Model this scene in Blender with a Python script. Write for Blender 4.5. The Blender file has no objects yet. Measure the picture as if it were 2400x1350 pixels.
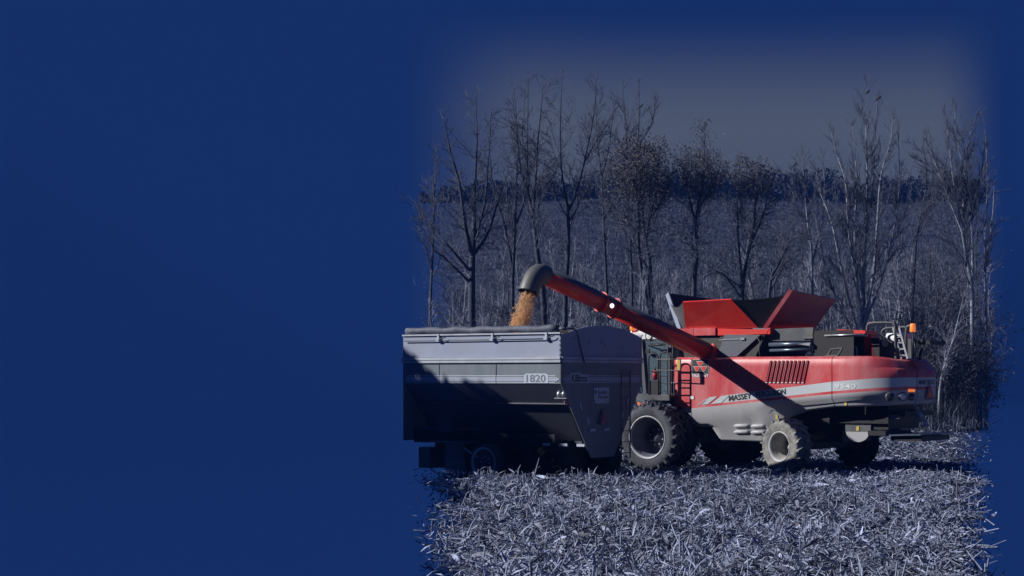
import bpy, math, random
import numpy as np
from mathutils import Vector, Matrix

random.seed(7); rng = np.random.default_rng(7)
scene = bpy.context.scene
R = math.radians
EYE = 2.52                       # camera height above the field

# ------------------------------------------------------------------ camera, sky, sun, exposure
cam_d = bpy.data.cameras.new('camera'); cam = bpy.data.objects.new('camera', cam_d)
scene.collection.objects.link(cam); scene.camera = cam
cam.location = (0, 0, EYE); cam.rotation_euler = (R(90), 0, 0)
cam_d.sensor_width = 36; cam_d.lens = 63.0
cam_d.shift_x = -0.1875; cam_d.shift_y = 0.0854
cam_d.clip_start = 0.1; cam_d.clip_end = 3000

NAVY = (0.00565, 0.02235, 0.1051, 1); PALE = (0.080, 0.096, 0.132, 1)
world = bpy.data.worlds.new('World'); scene.world = world; world.use_nodes = True
nt = world.node_tree; nt.nodes.clear()
def N(tree, t, **k):
    n = tree.nodes.new(t)
    for a, b in k.items(): setattr(n, a, b)
    return n
def maprange(tree, src, a, b, c, d):
    m = N(tree, 'ShaderNodeMapRange', interpolation_type='SMOOTHSTEP')
    for i, val in zip((1, 2, 3, 4), (a, b, c, d)): m.inputs[i].default_value = val
    tree.links.new(src, m.inputs[0]); return m.outputs[0]
def mth(tree, op, a, b=None):
    m = N(tree, 'ShaderNodeMath', operation=op)
    tree.links.new(a, m.inputs[0])
    if b is not None: tree.links.new(b, m.inputs[1])
    return m.outputs[0]
tc = N(nt, 'ShaderNodeTexCoord'); nz = N(nt, 'ShaderNodeVectorMath', operation='NORMALIZE')
nt.links.new(tc.outputs['Generated'], nz.inputs[0])
sx = N(nt, 'ShaderNodeSeparateXYZ'); nt.links.new(nz.outputs[0], sx.inputs[0])
az = mth(nt, 'ARCTAN2', sx.outputs[0], sx.outputs[1]); el = mth(nt, 'ARCSINE', sx.outputs[2])
g = mth(nt, 'MULTIPLY', maprange(nt, az, R(-9.6), R(-5.0), 0, 1), maprange(nt, az, R(7.2), R(9.6), 1, 0))
g = mth(nt, 'MULTIPLY', g, maprange(nt, el, R(7.6), R(11.6), 1, 0))
g = mth(nt, 'MULTIPLY', g, maprange(nt, el, R(-1), R(1), 0, 1))
mx = N(nt, 'ShaderNodeMix', data_type='RGBA'); nt.links.new(g, mx.inputs[0])
mx.inputs[6].default_value = NAVY; mx.inputs[7].default_value = PALE
bg = N(nt, 'ShaderNodeBackground'); bg.inputs[1].default_value = 1.0
nt.links.new(mx.outputs[2], bg.inputs[0])
wo = N(nt, 'ShaderNodeOutputWorld'); nt.links.new(bg.outputs[0], wo.inputs[0])

sun_d = bpy.data.lights.new('sun', 'SUN'); sun = bpy.data.objects.new('sun', sun_d)
scene.collection.objects.link(sun)
SUN = Vector((-2.2, -0.30, 1.28)).normalized()
sun.rotation_euler = SUN.to_track_quat('Z', 'Y').to_euler(); sun.location = (-40, 20, 40)
sun_d.energy = 5.0; sun_d.angle = R(0.5); sun_d.color = (1.0, 0.965, 0.92)

vs = scene.view_settings
vs.view_transform = 'Standard'; vs.look = 'None'; vs.exposure = 0.35; vs.gamma = 1.0; vs.use_curve_mapping = False
scene.render.engine = 'CYCLES'
scene.cycles.max_bounces = 6; scene.cycles.transparent_max_bounces = 12

# ------------------------------------------------------------------ helpers
C = scene.collection
def sstep(a, b, x):
    t = np.clip((np.asarray(x, float) - a) / (b - a), 0, 1); return t * t * (3 - 2 * t)
def link(o, parent=None):
    C.objects.link(o)
    if parent is not None: o.parent = parent
    return o
def tag(o, label=None, cat=None, group=None, kind=None):
    for k, val in (('label', label), ('category', cat), ('group', group), ('kind', kind)):
        if val: o[k] = val
    return o
def empty(name, loc=(0, 0, 0), rz=0):
    o = bpy.data.objects.new(name, None); o.empty_display_size = 0.2
    o.location = loc; o.rotation_euler = (0, 0, rz); return link(o)

def material(name, col, rough=0.6, metal=0.0, var=0.25, scale=3.0, bump=0.0, bscale=40.0, col2=None, attr=None,
             emit=0.0, trans=0.0, spec=0.5, coat=0.0, dust=None):
    m = bpy.data.materials.new(name); m.use_nodes = True
    t = m.node_tree; b = t.nodes['Principled BSDF']
    b.inputs['Roughness'].default_value = rough; b.inputs['Metallic'].default_value = metal
    b.inputs['Specular IOR Level'].default_value = spec; b.inputs['Coat Weight'].default_value = coat
    b.inputs['Transmission Weight'].default_value = trans
    c1 = tuple(col) + (1,); c2 = (tuple(col2) if col2 else tuple(max(0, x * (1 - var)) for x in col)) + (1,)
    tcn = N(t, 'ShaderNodeTexCoord'); no = N(t, 'ShaderNodeTexNoise')
    no.inputs['Scale'].default_value = scale; no.inputs['Detail'].default_value = 8; no.inputs['Roughness'].default_value = 0.62
    t.links.new(tcn.outputs['Object'], no.inputs['Vector'])
    rp = N(t, 'ShaderNodeValToRGB'); rp.color_ramp.elements[0].position = 0.34; rp.color_ramp.elements[1].position = 0.66
    rp.color_ramp.elements[0].color = c2; rp.color_ramp.elements[1].color = c1
    t.links.new(no.outputs[0], rp.inputs[0]); out = rp.outputs[0]
    if dust:                                          # field dust lying in streaks and patches
        n2 = N(t, 'ShaderNodeTexNoise'); n2.inputs['Scale'].default_value = 1.1; n2.inputs['Detail'].default_value = 9
        n2.inputs['Roughness'].default_value = 0.7; mp = N(t, 'ShaderNodeMapping'); mp.inputs['Scale'].default_value = (2.2, 2.2, 0.7)
        t.links.new(tcn.outputs['Object'], mp.inputs['Vector']); t.links.new(mp.outputs[0], n2.inputs['Vector'])
        mr = maprange(t, n2.outputs[0], 0.30, 0.80, 0.0, dust[1])
        mm = N(t, 'ShaderNodeMix', data_type='RGBA'); t.links.new(mr, mm.inputs[0])
        t.links.new(out, mm.inputs[6]); mm.inputs[7].default_value = tuple(dust[0]) + (1,); out = mm.outputs[2]
    if attr:
        an = N(t, 'ShaderNodeAttribute', attribute_name=attr)
        mm = N(t, 'ShaderNodeMix', data_type='RGBA', blend_type='MULTIPLY'); mm.inputs[0].default_value = 1
        t.links.new(out, mm.inputs[6]); t.links.new(an.outputs['Color'], mm.inputs[7]); out = mm.outputs[2]
    t.links.new(out, b.inputs['Base Color'])
    if emit:
        b.inputs['Emission Color'].default_value = c1; b.inputs['Emission Strength'].default_value = emit
    if bump:
        nb = N(t, 'ShaderNodeTexNoise'); nb.inputs['Scale'].default_value = bscale; nb.inputs['Detail'].default_value = 6
        t.links.new(tcn.outputs['Object'], nb.inputs['Vector'])
        bp = N(t, 'ShaderNodeBump'); bp.inputs['Strength'].default_value = bump; bp.inputs['Distance'].default_value = 0.02
        t.links.new(nb.outputs[0], bp.inputs['Height']); t.links.new(bp.outputs[0], b.inputs['Normal'])
    return m

M = dict(
    soil=material('soil', (0.056, 0.069, 0.110), 0.95, var=0.75, scale=0.35, bump=0.6, bscale=14, spec=0.1),
    residue=material('corn_residue', (0.325, 0.372, 0.53), 0.62, var=0.3, scale=9, attr='tint', spec=0.3),
    litter=material('trodden_litter', (0.30, 0.32, 0.41), 0.9, var=0.7, scale=6, bump=0.8, bscale=20, spec=0.1),
    brush=material('dry_brush', (0.125, 0.146, 0.215), 0.8, var=0.5, scale=0.6, attr='tint', spec=0.2),
    bark=material('bark', (0.08, 0.09, 0.125), 0.9, var=0.5, scale=7, bump=0.5, bscale=30, spec=0.15),
    bark_pale=material('pale_bark', (0.36, 0.39, 0.48), 0.85, var=0.6, scale=4, bump=0.4, bscale=30, spec=0.2),
    twig=material('twig', (0.12, 0.135, 0.19), 0.9, var=0.4, scale=3, spec=0.15),
    twig_pale=material('pale_twig', (0.30, 0.32, 0.43), 0.85, var=0.5, scale=2, spec=0.2),
    leaf=material('dry_leaf', (0.135, 0.125, 0.135), 0.8, var=0.5, scale=1.5, attr='tint', spec=0.2),
    wood=material('far_wood', (0.06, 0.065, 0.09), 0.95, var=0.5, scale=0.3, attr='tint', spec=0.05),
    red=material('red_paint', (0.55, 0.045, 0.055), 0.36, var=0.15, scale=0.8, coat=0.25, dust=((0.62, 0.30, 0.31), 0.62)),
    red_deep=material('red_paint_clean', (0.74, 0.032, 0.026), 0.40, var=0.22, scale=0.9, coat=0.2, dust=((0.60, 0.16, 0.10), 0.35)),
    silver=material('silver_stripe', (0.50, 0.55, 0.60), 0.42, var=0.12, scale=0.8, dust=((0.42, 0.42, 0.42), 0.4)),
    grey=material('grey_panel', (0.40, 0.41, 0.45), 0.5, var=0.2, scale=0.9, dust=((0.40, 0.38, 0.36), 0.5)),
    grey_dark=material('dark_grey_metal', (0.09, 0.10, 0.12), 0.5, metal=0.1, var=0.4, scale=2.0, dust=((0.2, 0.19, 0.18), 0.4)),
    slate=material('slate_tube', (0.075, 0.085, 0.12), 0.55, var=0.25, scale=1.5),
    spout=material('grey_rubber_spout', (0.095, 0.10, 0.11), 0.5, var=0.25, scale=2.0, dust=((0.2, 0.2, 0.18), 0.4)),
    black=material('black_metal', (0.014, 0.014, 0.017), 0.5, var=0.4, scale=3),
    mesh_black=material('black_rubber_sheet', (0.03, 0.032, 0.028), 0.65, var=0.4, scale=2),
    decal=material('dark_lettering', (0.03, 0.032, 0.04), 0.5, var=0.1),
    decal_w=material('white_lettering', (0.75, 0.77, 0.8), 0.45, var=0.08),
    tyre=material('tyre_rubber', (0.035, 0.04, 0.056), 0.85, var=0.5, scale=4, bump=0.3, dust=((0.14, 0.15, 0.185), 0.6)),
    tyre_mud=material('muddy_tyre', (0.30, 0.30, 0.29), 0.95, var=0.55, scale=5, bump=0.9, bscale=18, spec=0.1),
    tyre_dark=material('tyre_shade_colour', (0.02, 0.02, 0.025), 0.9, var=0.4, scale=4, bump=0.3),  # darker copy of the tyre rubber, shade put into the colour
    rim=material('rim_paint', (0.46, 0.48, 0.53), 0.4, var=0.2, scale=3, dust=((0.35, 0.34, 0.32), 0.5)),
    rim_dark=material('rim_dusty', (0.13, 0.14, 0.18), 0.55, var=0.3, scale=3),  # darker copy of the rim paint for shade inside the deep dish
    rim_dusty2=material('rim_muddy', (0.34, 0.33, 0.31), 0.6, var=0.4, scale=4),
    white=material('white_paint', (0.74, 0.75, 0.76), 0.4, var=0.12, scale=2),
    steel=material('bare_steel', (0.50, 0.53, 0.58), 0.35, metal=0.6, var=0.3, scale=5),
    blue_steel=material('blue_grey_sheet', (0.13, 0.17, 0.24), 0.30, metal=0.5, var=0.25, scale=2),
    orange=material('orange_plastic', (0.85, 0.17, 0.03), 0.35, var=0.1),
    orange_lit=material('orange_glow', (0.95, 0.24, 0.05), 0.3, var=0.1, emit=0.55),
    lamp=material('lamp_lens_lit', (1.0, 1.0, 1.0), 0.3, var=0.0, emit=1.0),
    smv=material('reflector_orange', (0.88, 0.13, 0.03), 0.45, var=0.15, scale=6),
    smv_old=material('faded_reflector', (0.30, 0.13, 0.17), 0.6, var=0.3, scale=6),
    yellow=material('yellow_sticker', (0.55, 0.42, 0.08), 0.5, var=0.15),
    tail=material('tail_lens', (0.055, 0.04, 0.04), 0.25, var=0.2),
    extinguisher=material('extinguisher_red', (0.45, 0.05, 0.07), 0.35, var=0.1),
    glass=material('cab_glass', (0.30, 0.42, 0.50), 0.06, var=0.1, scale=1, trans=0.75),
    cart_light=material('pale_grey_sheet', (0.27, 0.32, 0.45), 0.5, var=0.2, scale=0.9, bump=0.25, bscale=1.6, dust=((0.27, 0.29, 0.35), 0.75)),
    cart_green=material('dark_green_grey_sheet', (0.115, 0.155, 0.19), 0.5, var=0.2, scale=0.8, bump=0.25, bscale=1.6, dust=((0.20, 0.21, 0.24), 0.75)),
    cart_stripe=material('pale_stripe', (0.44, 0.49, 0.60), 0.5, var=0.12),
    cart_rail=material('pale_rail', (0.42, 0.46, 0.54), 0.45, var=0.25, scale=3),
    tarp=material('rolled_tarp', (0.10, 0.115, 0.165), 0.7, var=0.5, scale=5, bump=0.6, bscale=9),
    corn=material('corn_kernel', (0.92, 0.55, 0.24), 0.5, var=0.2, scale=4, attr='tint'),
    bird=material('bird_plumage', (0.02, 0.02, 0.025), 0.7, var=0.3),
)

class MB:
    """collects shapes for ONE mesh object"""
    def __init__(s): s.v = []; s.f = []; s.m = []; s.sm = []
    def add(s, vs_, fs, mi=0, smooth=False):
        o = len(s.v); s.v += [tuple(p) for p in vs_]
        for f in fs: s.f.append(tuple(i + o for i in f)); s.m.append(mi); s.sm.append(smooth)
        return s
    def box(s, c, size, rot=None, mi=0, ch=0.0):
        x, y, z = (a / 2 for a in size)
        if ch > 0:                                    # chamfered along the vertical outline
            k = min(ch, x * .9, y * .9)
            pl = [(-x + k, -y), (x - k, -y), (x, -y + k), (x, y - k), (x - k, y), (-x + k, y), (-x, y - k), (-x, -y + k)]
            P = [Vector((a, b, -z)) for a, b in pl] + [Vector((a, b, z)) for a, b in pl]
            F = [tuple(range(7, -1, -1)), tuple(range(8, 16))] + [(i, (i + 1) % 8, 8 + (i + 1) % 8, 8 + i) for i in range(8)]
        else:
            P = [Vector((a, b, d)) for a in (-x, x) for b in (-y, y) for d in (-z, z)]
            F = [(0, 1, 3, 2), (4, 6, 7, 5), (0, 4, 5, 1), (2, 3, 7, 6), (0, 2, 6, 4), (1, 5, 7, 3)]
        if rot is not None: P = [rot @ p for p in P]
        cv = Vector(c); return s.add([p + cv for p in P], F, mi)
    def bar(s, a, b, w, h=None, mi=0):
        a, b = Vector(a), Vector(b); d = b - a
        q = d.to_track_quat('X', 'Z').to_matrix()
        return s.box((a + b) / 2, (d.length, w, h or w), q, mi)
    def tube(s, path, r, n=8, mi=0, caps=True):
        P = [Vector(p) for p in path]; rs = r if isinstance(r, (list, tuple)) else [r] * len(P)
        base = len(s.v); up = None
        for i, p in enumerate(P):
            t = (P[min(i + 1, len(P) - 1)] - P[max(i - 1, 0)]).normalized()
            if up is None: up = t.orthogonal().normalized()
            up = (up - t * up.dot(t)).normalized(); sd = t.cross(up)
            for k in range(n):
                a = 2 * math.pi * k / n
                s.v.append(tuple(p + (up * math.cos(a) + sd * math.sin(a)) * rs[i]))
        for i in range(len(P) - 1):
            for k in range(n):
                a = base + i * n + k; b = base + i * n + (k + 1) % n
                s.f.append((a, b, b + n, a + n)); s.m.append(mi); s.sm.append(True)
        if caps:
            s.f.append(tuple(base + k for k in range(n))[::-1]); s.m.append(mi); s.sm.append(False)
            e = base + (len(P) - 1) * n
            s.f.append(tuple(e + k for k in range(n))); s.m.append(mi); s.sm.append(False)
        return s
    def lathe(s, prof, c, n=32, mi=0, axis='y'):
        base = len(s.v)
        for r, y in prof:
            for k in range(n):
                a = 2 * math.pi * k / n
                p = (r * math.cos(a), y, r * math.sin(a)) if axis == 'y' else (r * math.cos(a), r * math.sin(a), y)
                s.v.append((p[0] + c[0], p[1] + c[1], p[2] + c[2]))
        for i in range(len(prof) - 1):
            for k in range(n):
                a = base + i * n + k; b = base + i * n + (k + 1) % n
                s.f.append((a, b, b + n, a + n)); s.m.append(mi); s.sm.append(True)
        return s
    def slab(s, pts, off, mi=0):
        """polygon given by 3-D points, thickened by the vector off"""
        P = [Vector(p) for p in pts]; o = Vector(off); n = len(P)
        F = [tuple(range(n)), tuple(range(2 * n - 1, n - 1, -1))] + [(i, i + n, (i + 1) % n + n, (i + 1) % n) for i in range(n)]
        return s.add(P + [p + o for p in P], F, mi)
    def build(s, name, mats, parent=None):
        me = bpy.data.meshes.new(name); me.from_pydata(s.v, [], s.f)
        for m in (mats if isinstance(mats, (list, tuple)) else [mats]): me.materials.append(M[m])
        me.polygons.foreach_set('material_index', s.m); me.polygons.foreach_set('use_smooth', s.sm)
        me.update(); return link(bpy.data.objects.new(name, me), parent)

def np_mesh(name, verts, quads, mat, parent=None, tint=None, tris=False):
    k = 3 if tris else 4
    me = bpy.data.meshes.new(name); nv = len(verts); nf = len(quads)
    me.vertices.add(nv); me.vertices.foreach_set('co', np.ascontiguousarray(verts, np.float32).ravel())
    me.loops.add(nf * k); me.loops.foreach_set('vertex_index', np.ascontiguousarray(quads, np.int32).ravel())
    me.polygons.add(nf); me.polygons.foreach_set('loop_start', np.arange(0, nf * k, k, dtype=np.int32))
    if tint is not None:
        a = me.color_attributes.new('tint', 'FLOAT_COLOR', 'POINT')
        if tint.ndim == 1: tint = np.stack([tint] * 3, 1)
        a.data.foreach_set('color', np.concatenate([tint, np.ones((nv, 1))], 1).astype(np.float32).ravel())
    for mm in (mat if isinstance(mat, (list, tuple)) else [mat]): me.materials.append(M[mm])
    me.update(calc_edges=True); return link(bpy.data.objects.new(name, me), parent)

def text_shape(s, bold=0.0, shear=0.0):
    cu = bpy.data.curves.new('lettering', 'FONT'); cu.body = s; cu.size = 1; cu.offset = bold; cu.shear = shear
    cu.resolution_u = 3
    ob = bpy.data.objects.new('lettering', cu); C.objects.link(ob)
    dg = bpy.context.evaluated_depsgraph_get(); me = bpy.data.meshes.new_from_object(ob.evaluated_get(dg))
    vs_ = np.array([v.co[:2] for v in me.vertices]); fs = [tuple(p.vertices) for p in me.polygons]
    bpy.data.objects.remove(ob); bpy.data.meshes.remove(me); bpy.data.curves.remove(cu)
    lo, hi = vs_.min(0), vs_.max(0); return (vs_ - lo) / (hi - lo), fs
def lettering(name, s, fn, mat, parent, bold=0.0, shear=0.0):
    """fn maps the unit square (x right, y up) on to the surface"""
    vs_, fs = text_shape(s, bold, shear); mb = MB(); mb.add([fn(x, y) for x, y in vs_], fs); return mb.build(name, mat, parent)

# ------------------------------------------------------------------ the ground
def gz(x, y):
    x = np.asarray(x, float); y = np.asarray(y, float)
    z = 0.30 * (1 - sstep(36.0, 41.5, y))
    z = z + (0.05 * np.sin(x * 2.3 + y * .6) * np.sin(y * 1.3 - x * .4) + 0.035 * np.sin(x * 5.1 - y * 1.9 + 1.0) * np.sin(y * 2.9 + x * 1.1)) * (1 - sstep(36, 44, y))
    rise = np.maximum(0, np.minimum(y, 300) - 84)
    return z + rise * 0.1473 * sstep(84, 96, y) + 0.5 * np.sin(x * .09 + y * .05) * sstep(100, 140, y)
def side(x, y): return 1650 + 4200 * np.asarray(x) / np.asarray(y)      # bearing across the field
def cover(b): return sstep(945, 1120, b) * (1 - sstep(2220, 2355, b))    # how thickly the field is strewn
def strew(b):                                                             # litter lies many layers deep, so its share of pieces falls much faster than its cover
    c = sstep(948, 1125, b) * (1 - sstep(2215, 2356, b)); return np.clip(-np.log(1 - .9995 * c) / 11, 0, .62) / .62
def px(x, y, Y): return Vector(((x - 1650) / 4200 * Y, Y, EYE - (y - 880) / 4200 * Y))

ys = 14 * 1.0062 ** np.arange(0, 520); ys = ys[ys < 306]
bs = np.concatenate([np.arange(935, 1125, 2.4), np.arange(1125, 2215, 9.0), np.arange(2215, 2362, 2.4)])
B_, Y_ = np.meshgrid(bs, ys); X_ = (B_ - 1650) / 4200 * Y_
Z_ = gz(X_, Y_) + rng.normal(0, 0.02, X_.shape) * (Y_ < 60)
vv = np.stack([X_, Y_, Z_], -1).reshape(-1, 3); nc = len(bs)
i0 = (np.arange(len(ys) - 1)[:, None] * nc + np.arange(nc - 1)[None]).ravel()
q4 = np.stack([i0, i0 + 1, i0 + nc + 1, i0 + nc], 1)
bb_ = B_[:-1, :-1].ravel() + 2; keep = rng.random(len(q4)) < sstep(975, 1116, bb_) ** 1.3 * (1 - sstep(2218, 2335, bb_)) ** 1.3 * 1.02
keep |= (B_[:-1, :-1].ravel() > 1118) & (B_[:-1, :-1].ravel() < 2215)
soil = tag(np_mesh('ground', vv, q4[keep], 'soil'), kind='structure')
# the same field goes on towards and past the camera
gx, gy = np.meshgrid(np.linspace(-26, 26, 105), np.linspace(-24, 16.8, 83)); gzz = gz(gx, gy) + .02 + rng.normal(0, .03, gx.shape)
i1 = (np.arange(82)[:, None] * 105 + np.arange(104)[None]).ravel()
ty, tx = np.meshgrid(np.linspace(16.8, 96, 60), np.linspace(0, 1, 40), indexing='ij'); rx = .184 * ty + tx ** 1.5 * 45
rz_ = gz(rx, ty) + .03 + rng.normal(0, .03, rx.shape); i2 = (np.arange(59)[:, None] * 40 + np.arange(39)[None]).ravel()
tag(np_mesh('bounce_field', np.stack([rx, ty, rz_], -1).reshape(-1, 3), np.stack([i2, i2 + 1, i2 + 41, i2 + 40], 1), 'litter'), kind='structure')  # unseen strip added right of the view to bounce light onto the harvester
tag(np_mesh('near_field', np.stack([gx, gy, gzz], -1).reshape(-1, 3), np.stack([i1, i1 + 1, i1 + 106, i1 + 105], 1), 'litter'), kind='structure')

# ------------------------------------------------------------------ corn residue (nobody could count it)
def strips(n, x, y, z, L, W, pitch, yaw, roll, curl, segs, twist):
    t = np.linspace(-.5, .5, segs + 1)[None]
    lx = t * L[:, None]; lz = curl[:, None] * L[:, None] * (.25 - t * t) * 4
    cp, sp = np.cos(pitch)[:, None], np.sin(pitch)[:, None]
    fx = lx * cp - lz * sp; fz = lx * sp + lz * cp
    cy, sy = np.cos(yaw)[:, None], np.sin(yaw)[:, None]
    c = np.stack([fx * cy, fx * sy, fz], -1) + np.stack([x, y, z], -1)[:, None]
    ro = roll[:, None] + twist[:, None] * t * 2
    sd = np.stack([-sy * np.cos(ro), cy * np.cos(ro), np.sin(ro)], -1)
    w = W[:, None, None] * .5 * np.clip(1.15 - np.abs(t + .1) * 1.7, .18, 1)[..., None]
    V_ = np.stack([c - sd * w, c + sd * w], 2).reshape(n, -1, 3)
    k = 2 * (segs + 1); o = np.arange(n)[:, None, None] * k; s_ = np.arange(segs)[None, :, None] * 2
    F_ = (o + s_ + np.array([0, 1, 3, 2])[None, None]).reshape(-1, 4)
    return V_.reshape(-1, 3), F_, k
def scatter(n, y0, y1, power, b0=945, b1=2358):
    y = y0 + (y1 - y0) * rng.random(int(n)) ** power
    b = rng.uniform(b0, b1, int(n)); k = rng.random(int(n)) < strew(b)
    return ((b - 1650) / 4200 * y)[k], y[k]
def residue(name, n, y0, y1, power, lr, wr, lift, segs, up=0.25):
    x, y = scatter(n, y0, y1, power); n = len(x)
    clump = 1.5 * (np.sin(x * 2.1 + 1.3 * np.sin(y * .9)) * np.sin(y * 1.6 + x * .5) + .6 * np.sin(x * 5.3 - y * 3.1)) * .5
    k_ = rng.random(n) < .10 + .90 * sstep(-.7, .5, clump); x = x[k_]; y = y[k_]; clump = clump[k_]; n = len(x)
    L = rng.uniform(*lr, n); W = rng.uniform(*wr, n)
    pitch = rng.normal(0, up, n); z = gz(x, y) + np.abs(rng.normal(0, lift, n)) * np.maximum(.1, 1 + 1.3 * clump) + np.abs(np.sin(pitch)) * L * .42
    V_, F_, k = strips(n, x, y, z, L, W, pitch, rng.uniform(0, 6.28, n), rng.normal(0, .7, n), rng.normal(0, .11, n), segs, rng.normal(0, .6, n))
    patch = 1 + .32 * np.sin(x * .9 + .7 * np.sin(y * .5)) * np.sin(y * .55 + 1.0)
    tone = patch * np.clip(rng.normal(.82, .30, n), .18, 1.4) * np.where(rng.random(n) < .25, .36, 1)
    warm = rng.normal(0, .025, n); col = np.stack([tone * (1 + warm), tone, tone * (1 - warm)], 1)
    return V_, F_, np.repeat(col, k, 0)
def stack(parts, name, mat, label, cat):
    o = 0; VV = []; FF = []; TT = []
    for V_, F_, T_ in parts: VV.append(V_); FF.append(F_ + o); TT.append(T_); o += len(V_)
    return tag(np_mesh(name, np.concatenate(VV), np.concatenate(FF), mat, tint=np.concatenate(TT)), label, cat, kind='stuff')
near = [residue('a', 110000, 17.5, 41, 1.3, (.06, .26), (.007, .022), .045, 3),
        residue('b', 80000, 17.5, 41, 1.3, (.025, .10), (.007, .024), .035, 2),
        residue('c', 9000, 17.5, 41, 1.15, (.12, .40), (.010, .032), .05, 5, .30),
        residue('f', 3600, 17.5, 38, 1.0, (.12, .36), (.024, .070), .05, 5, .35),
        residue('d', 4500, 17.5, 44, 1.2, (.06, .24), (.007, .018), .03, 3, .8)]
# torn clumps of husk and leaf standing proud of the litter
cx_, cy_ = scatter(520, 18, 41, 1.1); m_ = 12; n = len(cx_) * m_; x = np.repeat(cx_, m_) + rng.normal(0, .07, n); y = np.repeat(cy_, m_) + rng.normal(0, .07, n)
L = rng.uniform(.12, .40, n); pt = np.clip(rng.normal(.55, .4, n), 0, 1.4); V_, F_, k = strips(n, x, y, gz(x, y) + .03 + .42 * L * np.sin(pt), L, rng.uniform(.010, .04, n), pt,
    rng.uniform(0, 6.28, n), rng.normal(0, .8, n), rng.normal(.06, .12, n), 4, rng.normal(0, .6, n))
tn = np.repeat(np.clip(rng.normal(.75, .3, len(cx_)), .25, 1.2), m_) * rng.uniform(.6, 1.25, n); near.append((V_, F_, np.repeat(np.stack([tn] * 3, 1), k, 0)))
yy_ = rng.uniform(19, 62, 26000); xx_ = .184 * yy_ + 30 * rng.random(26000) ** 1.6 + .2; nn_ = 26000
V_, F_, k = strips(nn_, xx_, yy_, gz(xx_, yy_) + .05 + np.abs(rng.normal(0, .04, nn_)), rng.uniform(.1, .4, nn_), rng.uniform(.015, .05, nn_), rng.normal(0, .3, nn_),
                   rng.uniform(0, 6.28, nn_), rng.normal(0, .7, nn_), rng.normal(0, .08, nn_), 2, rng.normal(0, .5, nn_))
stack([(V_, F_, np.repeat(np.stack([np.clip(rng.normal(.8, .3, nn_), .2, 1.3)] * 3, 1), k, 0))], 'bounce_residue', 'residue', 'pale chopped corn leaves on the added unseen bounce field at the right', 'corn residue')  # leaves strewn over the added bounce field
stack(near, 'corn_residue', 'residue', 'pale chopped corn leaves and stalks littering the near field', 'corn residue')
far = [residue('e', 70000, 40, 84, 1.5, (.10, .32), (.02, .05), .03, 2, .32)]
stack(far, 'corn_stubble', 'residue', 'pale stubble on the far field behind the harvester', 'corn stubble')

x, y = scatter(15000, 17.5, 46, 1.2); n = len(x); L = rng.uniform(.06, .30, n); pt = rng.normal(0, .35, n); pt = np.where(rng.random(n) < .07, rng.normal(1.2, .35, n), pt); yw = rng.uniform(0, 6.28, n)
d = np.stack([np.cos(pt) * np.cos(yw), np.cos(pt) * np.sin(yw), np.abs(np.sin(pt))], 1); p0 = np.stack([x, y, gz(x, y) + np.abs(rng.normal(.02, .04, n))], 1); p1 = p0 + d * L[:, None]
u = np.cross(d, [[.1, .2, 1.]]); u /= np.linalg.norm(u, axis=1)[:, None]; w = np.cross(d, u); r = rng.uniform(.007, .013, n)[:, None, None]
an = np.arange(5) * 2 * math.pi / 5; ring = (u[:, None] * np.cos(an)[None, :, None] + w[:, None] * np.sin(an)[None, :, None]) * r
V_ = np.concatenate([p0[:, None] + ring, p1[:, None] + ring * .9], 1).reshape(-1, 3); k = np.arange(5)
F_ = (np.arange(n)[:, None, None] * 10 + np.stack([k, (k + 1) % 5, (k + 1) % 5 + 5, k + 5], 1)[None]).reshape(-1, 4)
tag(np_mesh('cut_stalks', V_, F_, 'residue', tint=np.repeat(np.clip(rng.normal(.8, .3, n), .2, 1.3), 10)), 'short round pieces of cut corn stalk strewn among the leaves', 'cut stalks', kind='stuff')

# standing stalks left by the header
def corn_stalk(x, y, h, lean, label):
    b = Vector((x, y, float(gz(x, y)) - .02)); root = empty('corn_stalk', b); mb = MB(); a = random.uniform(0, 6.28); pts = []
    for i in range(6):
        t = i / 5; pts.append((lean * h * t * t + random.uniform(-.015, .015) * i / 3, random.uniform(-.01, .01), h * t))
    mb.tube(pts, [.017, .016, .014, .012, .010, .006], 6); st = mb.build('stalk', 'residue', root)
    for j in range(3):
        p = Vector(pts[1 + j]); d = Vector((math.cos(a + 2.3 * j), math.sin(a + 2.3 * j), .6)); lf = MB(); L = random.uniform(.10, .22)
        w = d.cross(Vector((0, 0, 1))).normalized() * .02
        c1 = p + d * L * .6; c2 = p + d * L + Vector((0, 0, -L * .8))
        lf.add([p - w * .5, p + w * .5, c1 + w, c1 - w, c2], [(0, 1, 2, 3), (3, 2, 4)]); lf.build('leaf', 'residue', root)
    tag(root, label, 'corn stalk', 'corn stalks left standing')
    for o in root.children:
        at_ = o.data.color_attributes.new('tint', 'FLOAT_COLOR', 'POINT')
        at_.data.foreach_set('color', [1.0, 1.0, 1.0, 1.0] * len(o.data.vertices))
for bx_, yy, h, ln, lb in [(1252, 37.5, .56, .22, 'tallest bent corn stalk standing in front of the dark cart wheels'),
                           (1214, 37.2, .44, .10, 'thin upright corn stalk left of the tallest bent one'),
                           (1152, 37.0, .36, -.1, 'short corn stalk standing before the small cart wheel'),
                           (1745, 26.0, .42, .15, 'ragged corn stalk standing in the near field below the rear wheel'),
                           (2160, 30.0, .40, -.5, 'slanting corn stalk in the near field at the right'),
                           (1330, 24.0, .40, -.3, 'broken corn stalk in the near field below the cart'),
                           (1090, 23.0, .45, .35, 'leaning corn stalk at the near left edge of the field'),
                           (1905, 34.0, .36, .5, 'leaning corn stalk between the combine rear wheels and the camera')]:
    corn_stalk((bx_ - 1650) / 4200 * yy, yy, h, ln, lb)

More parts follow.
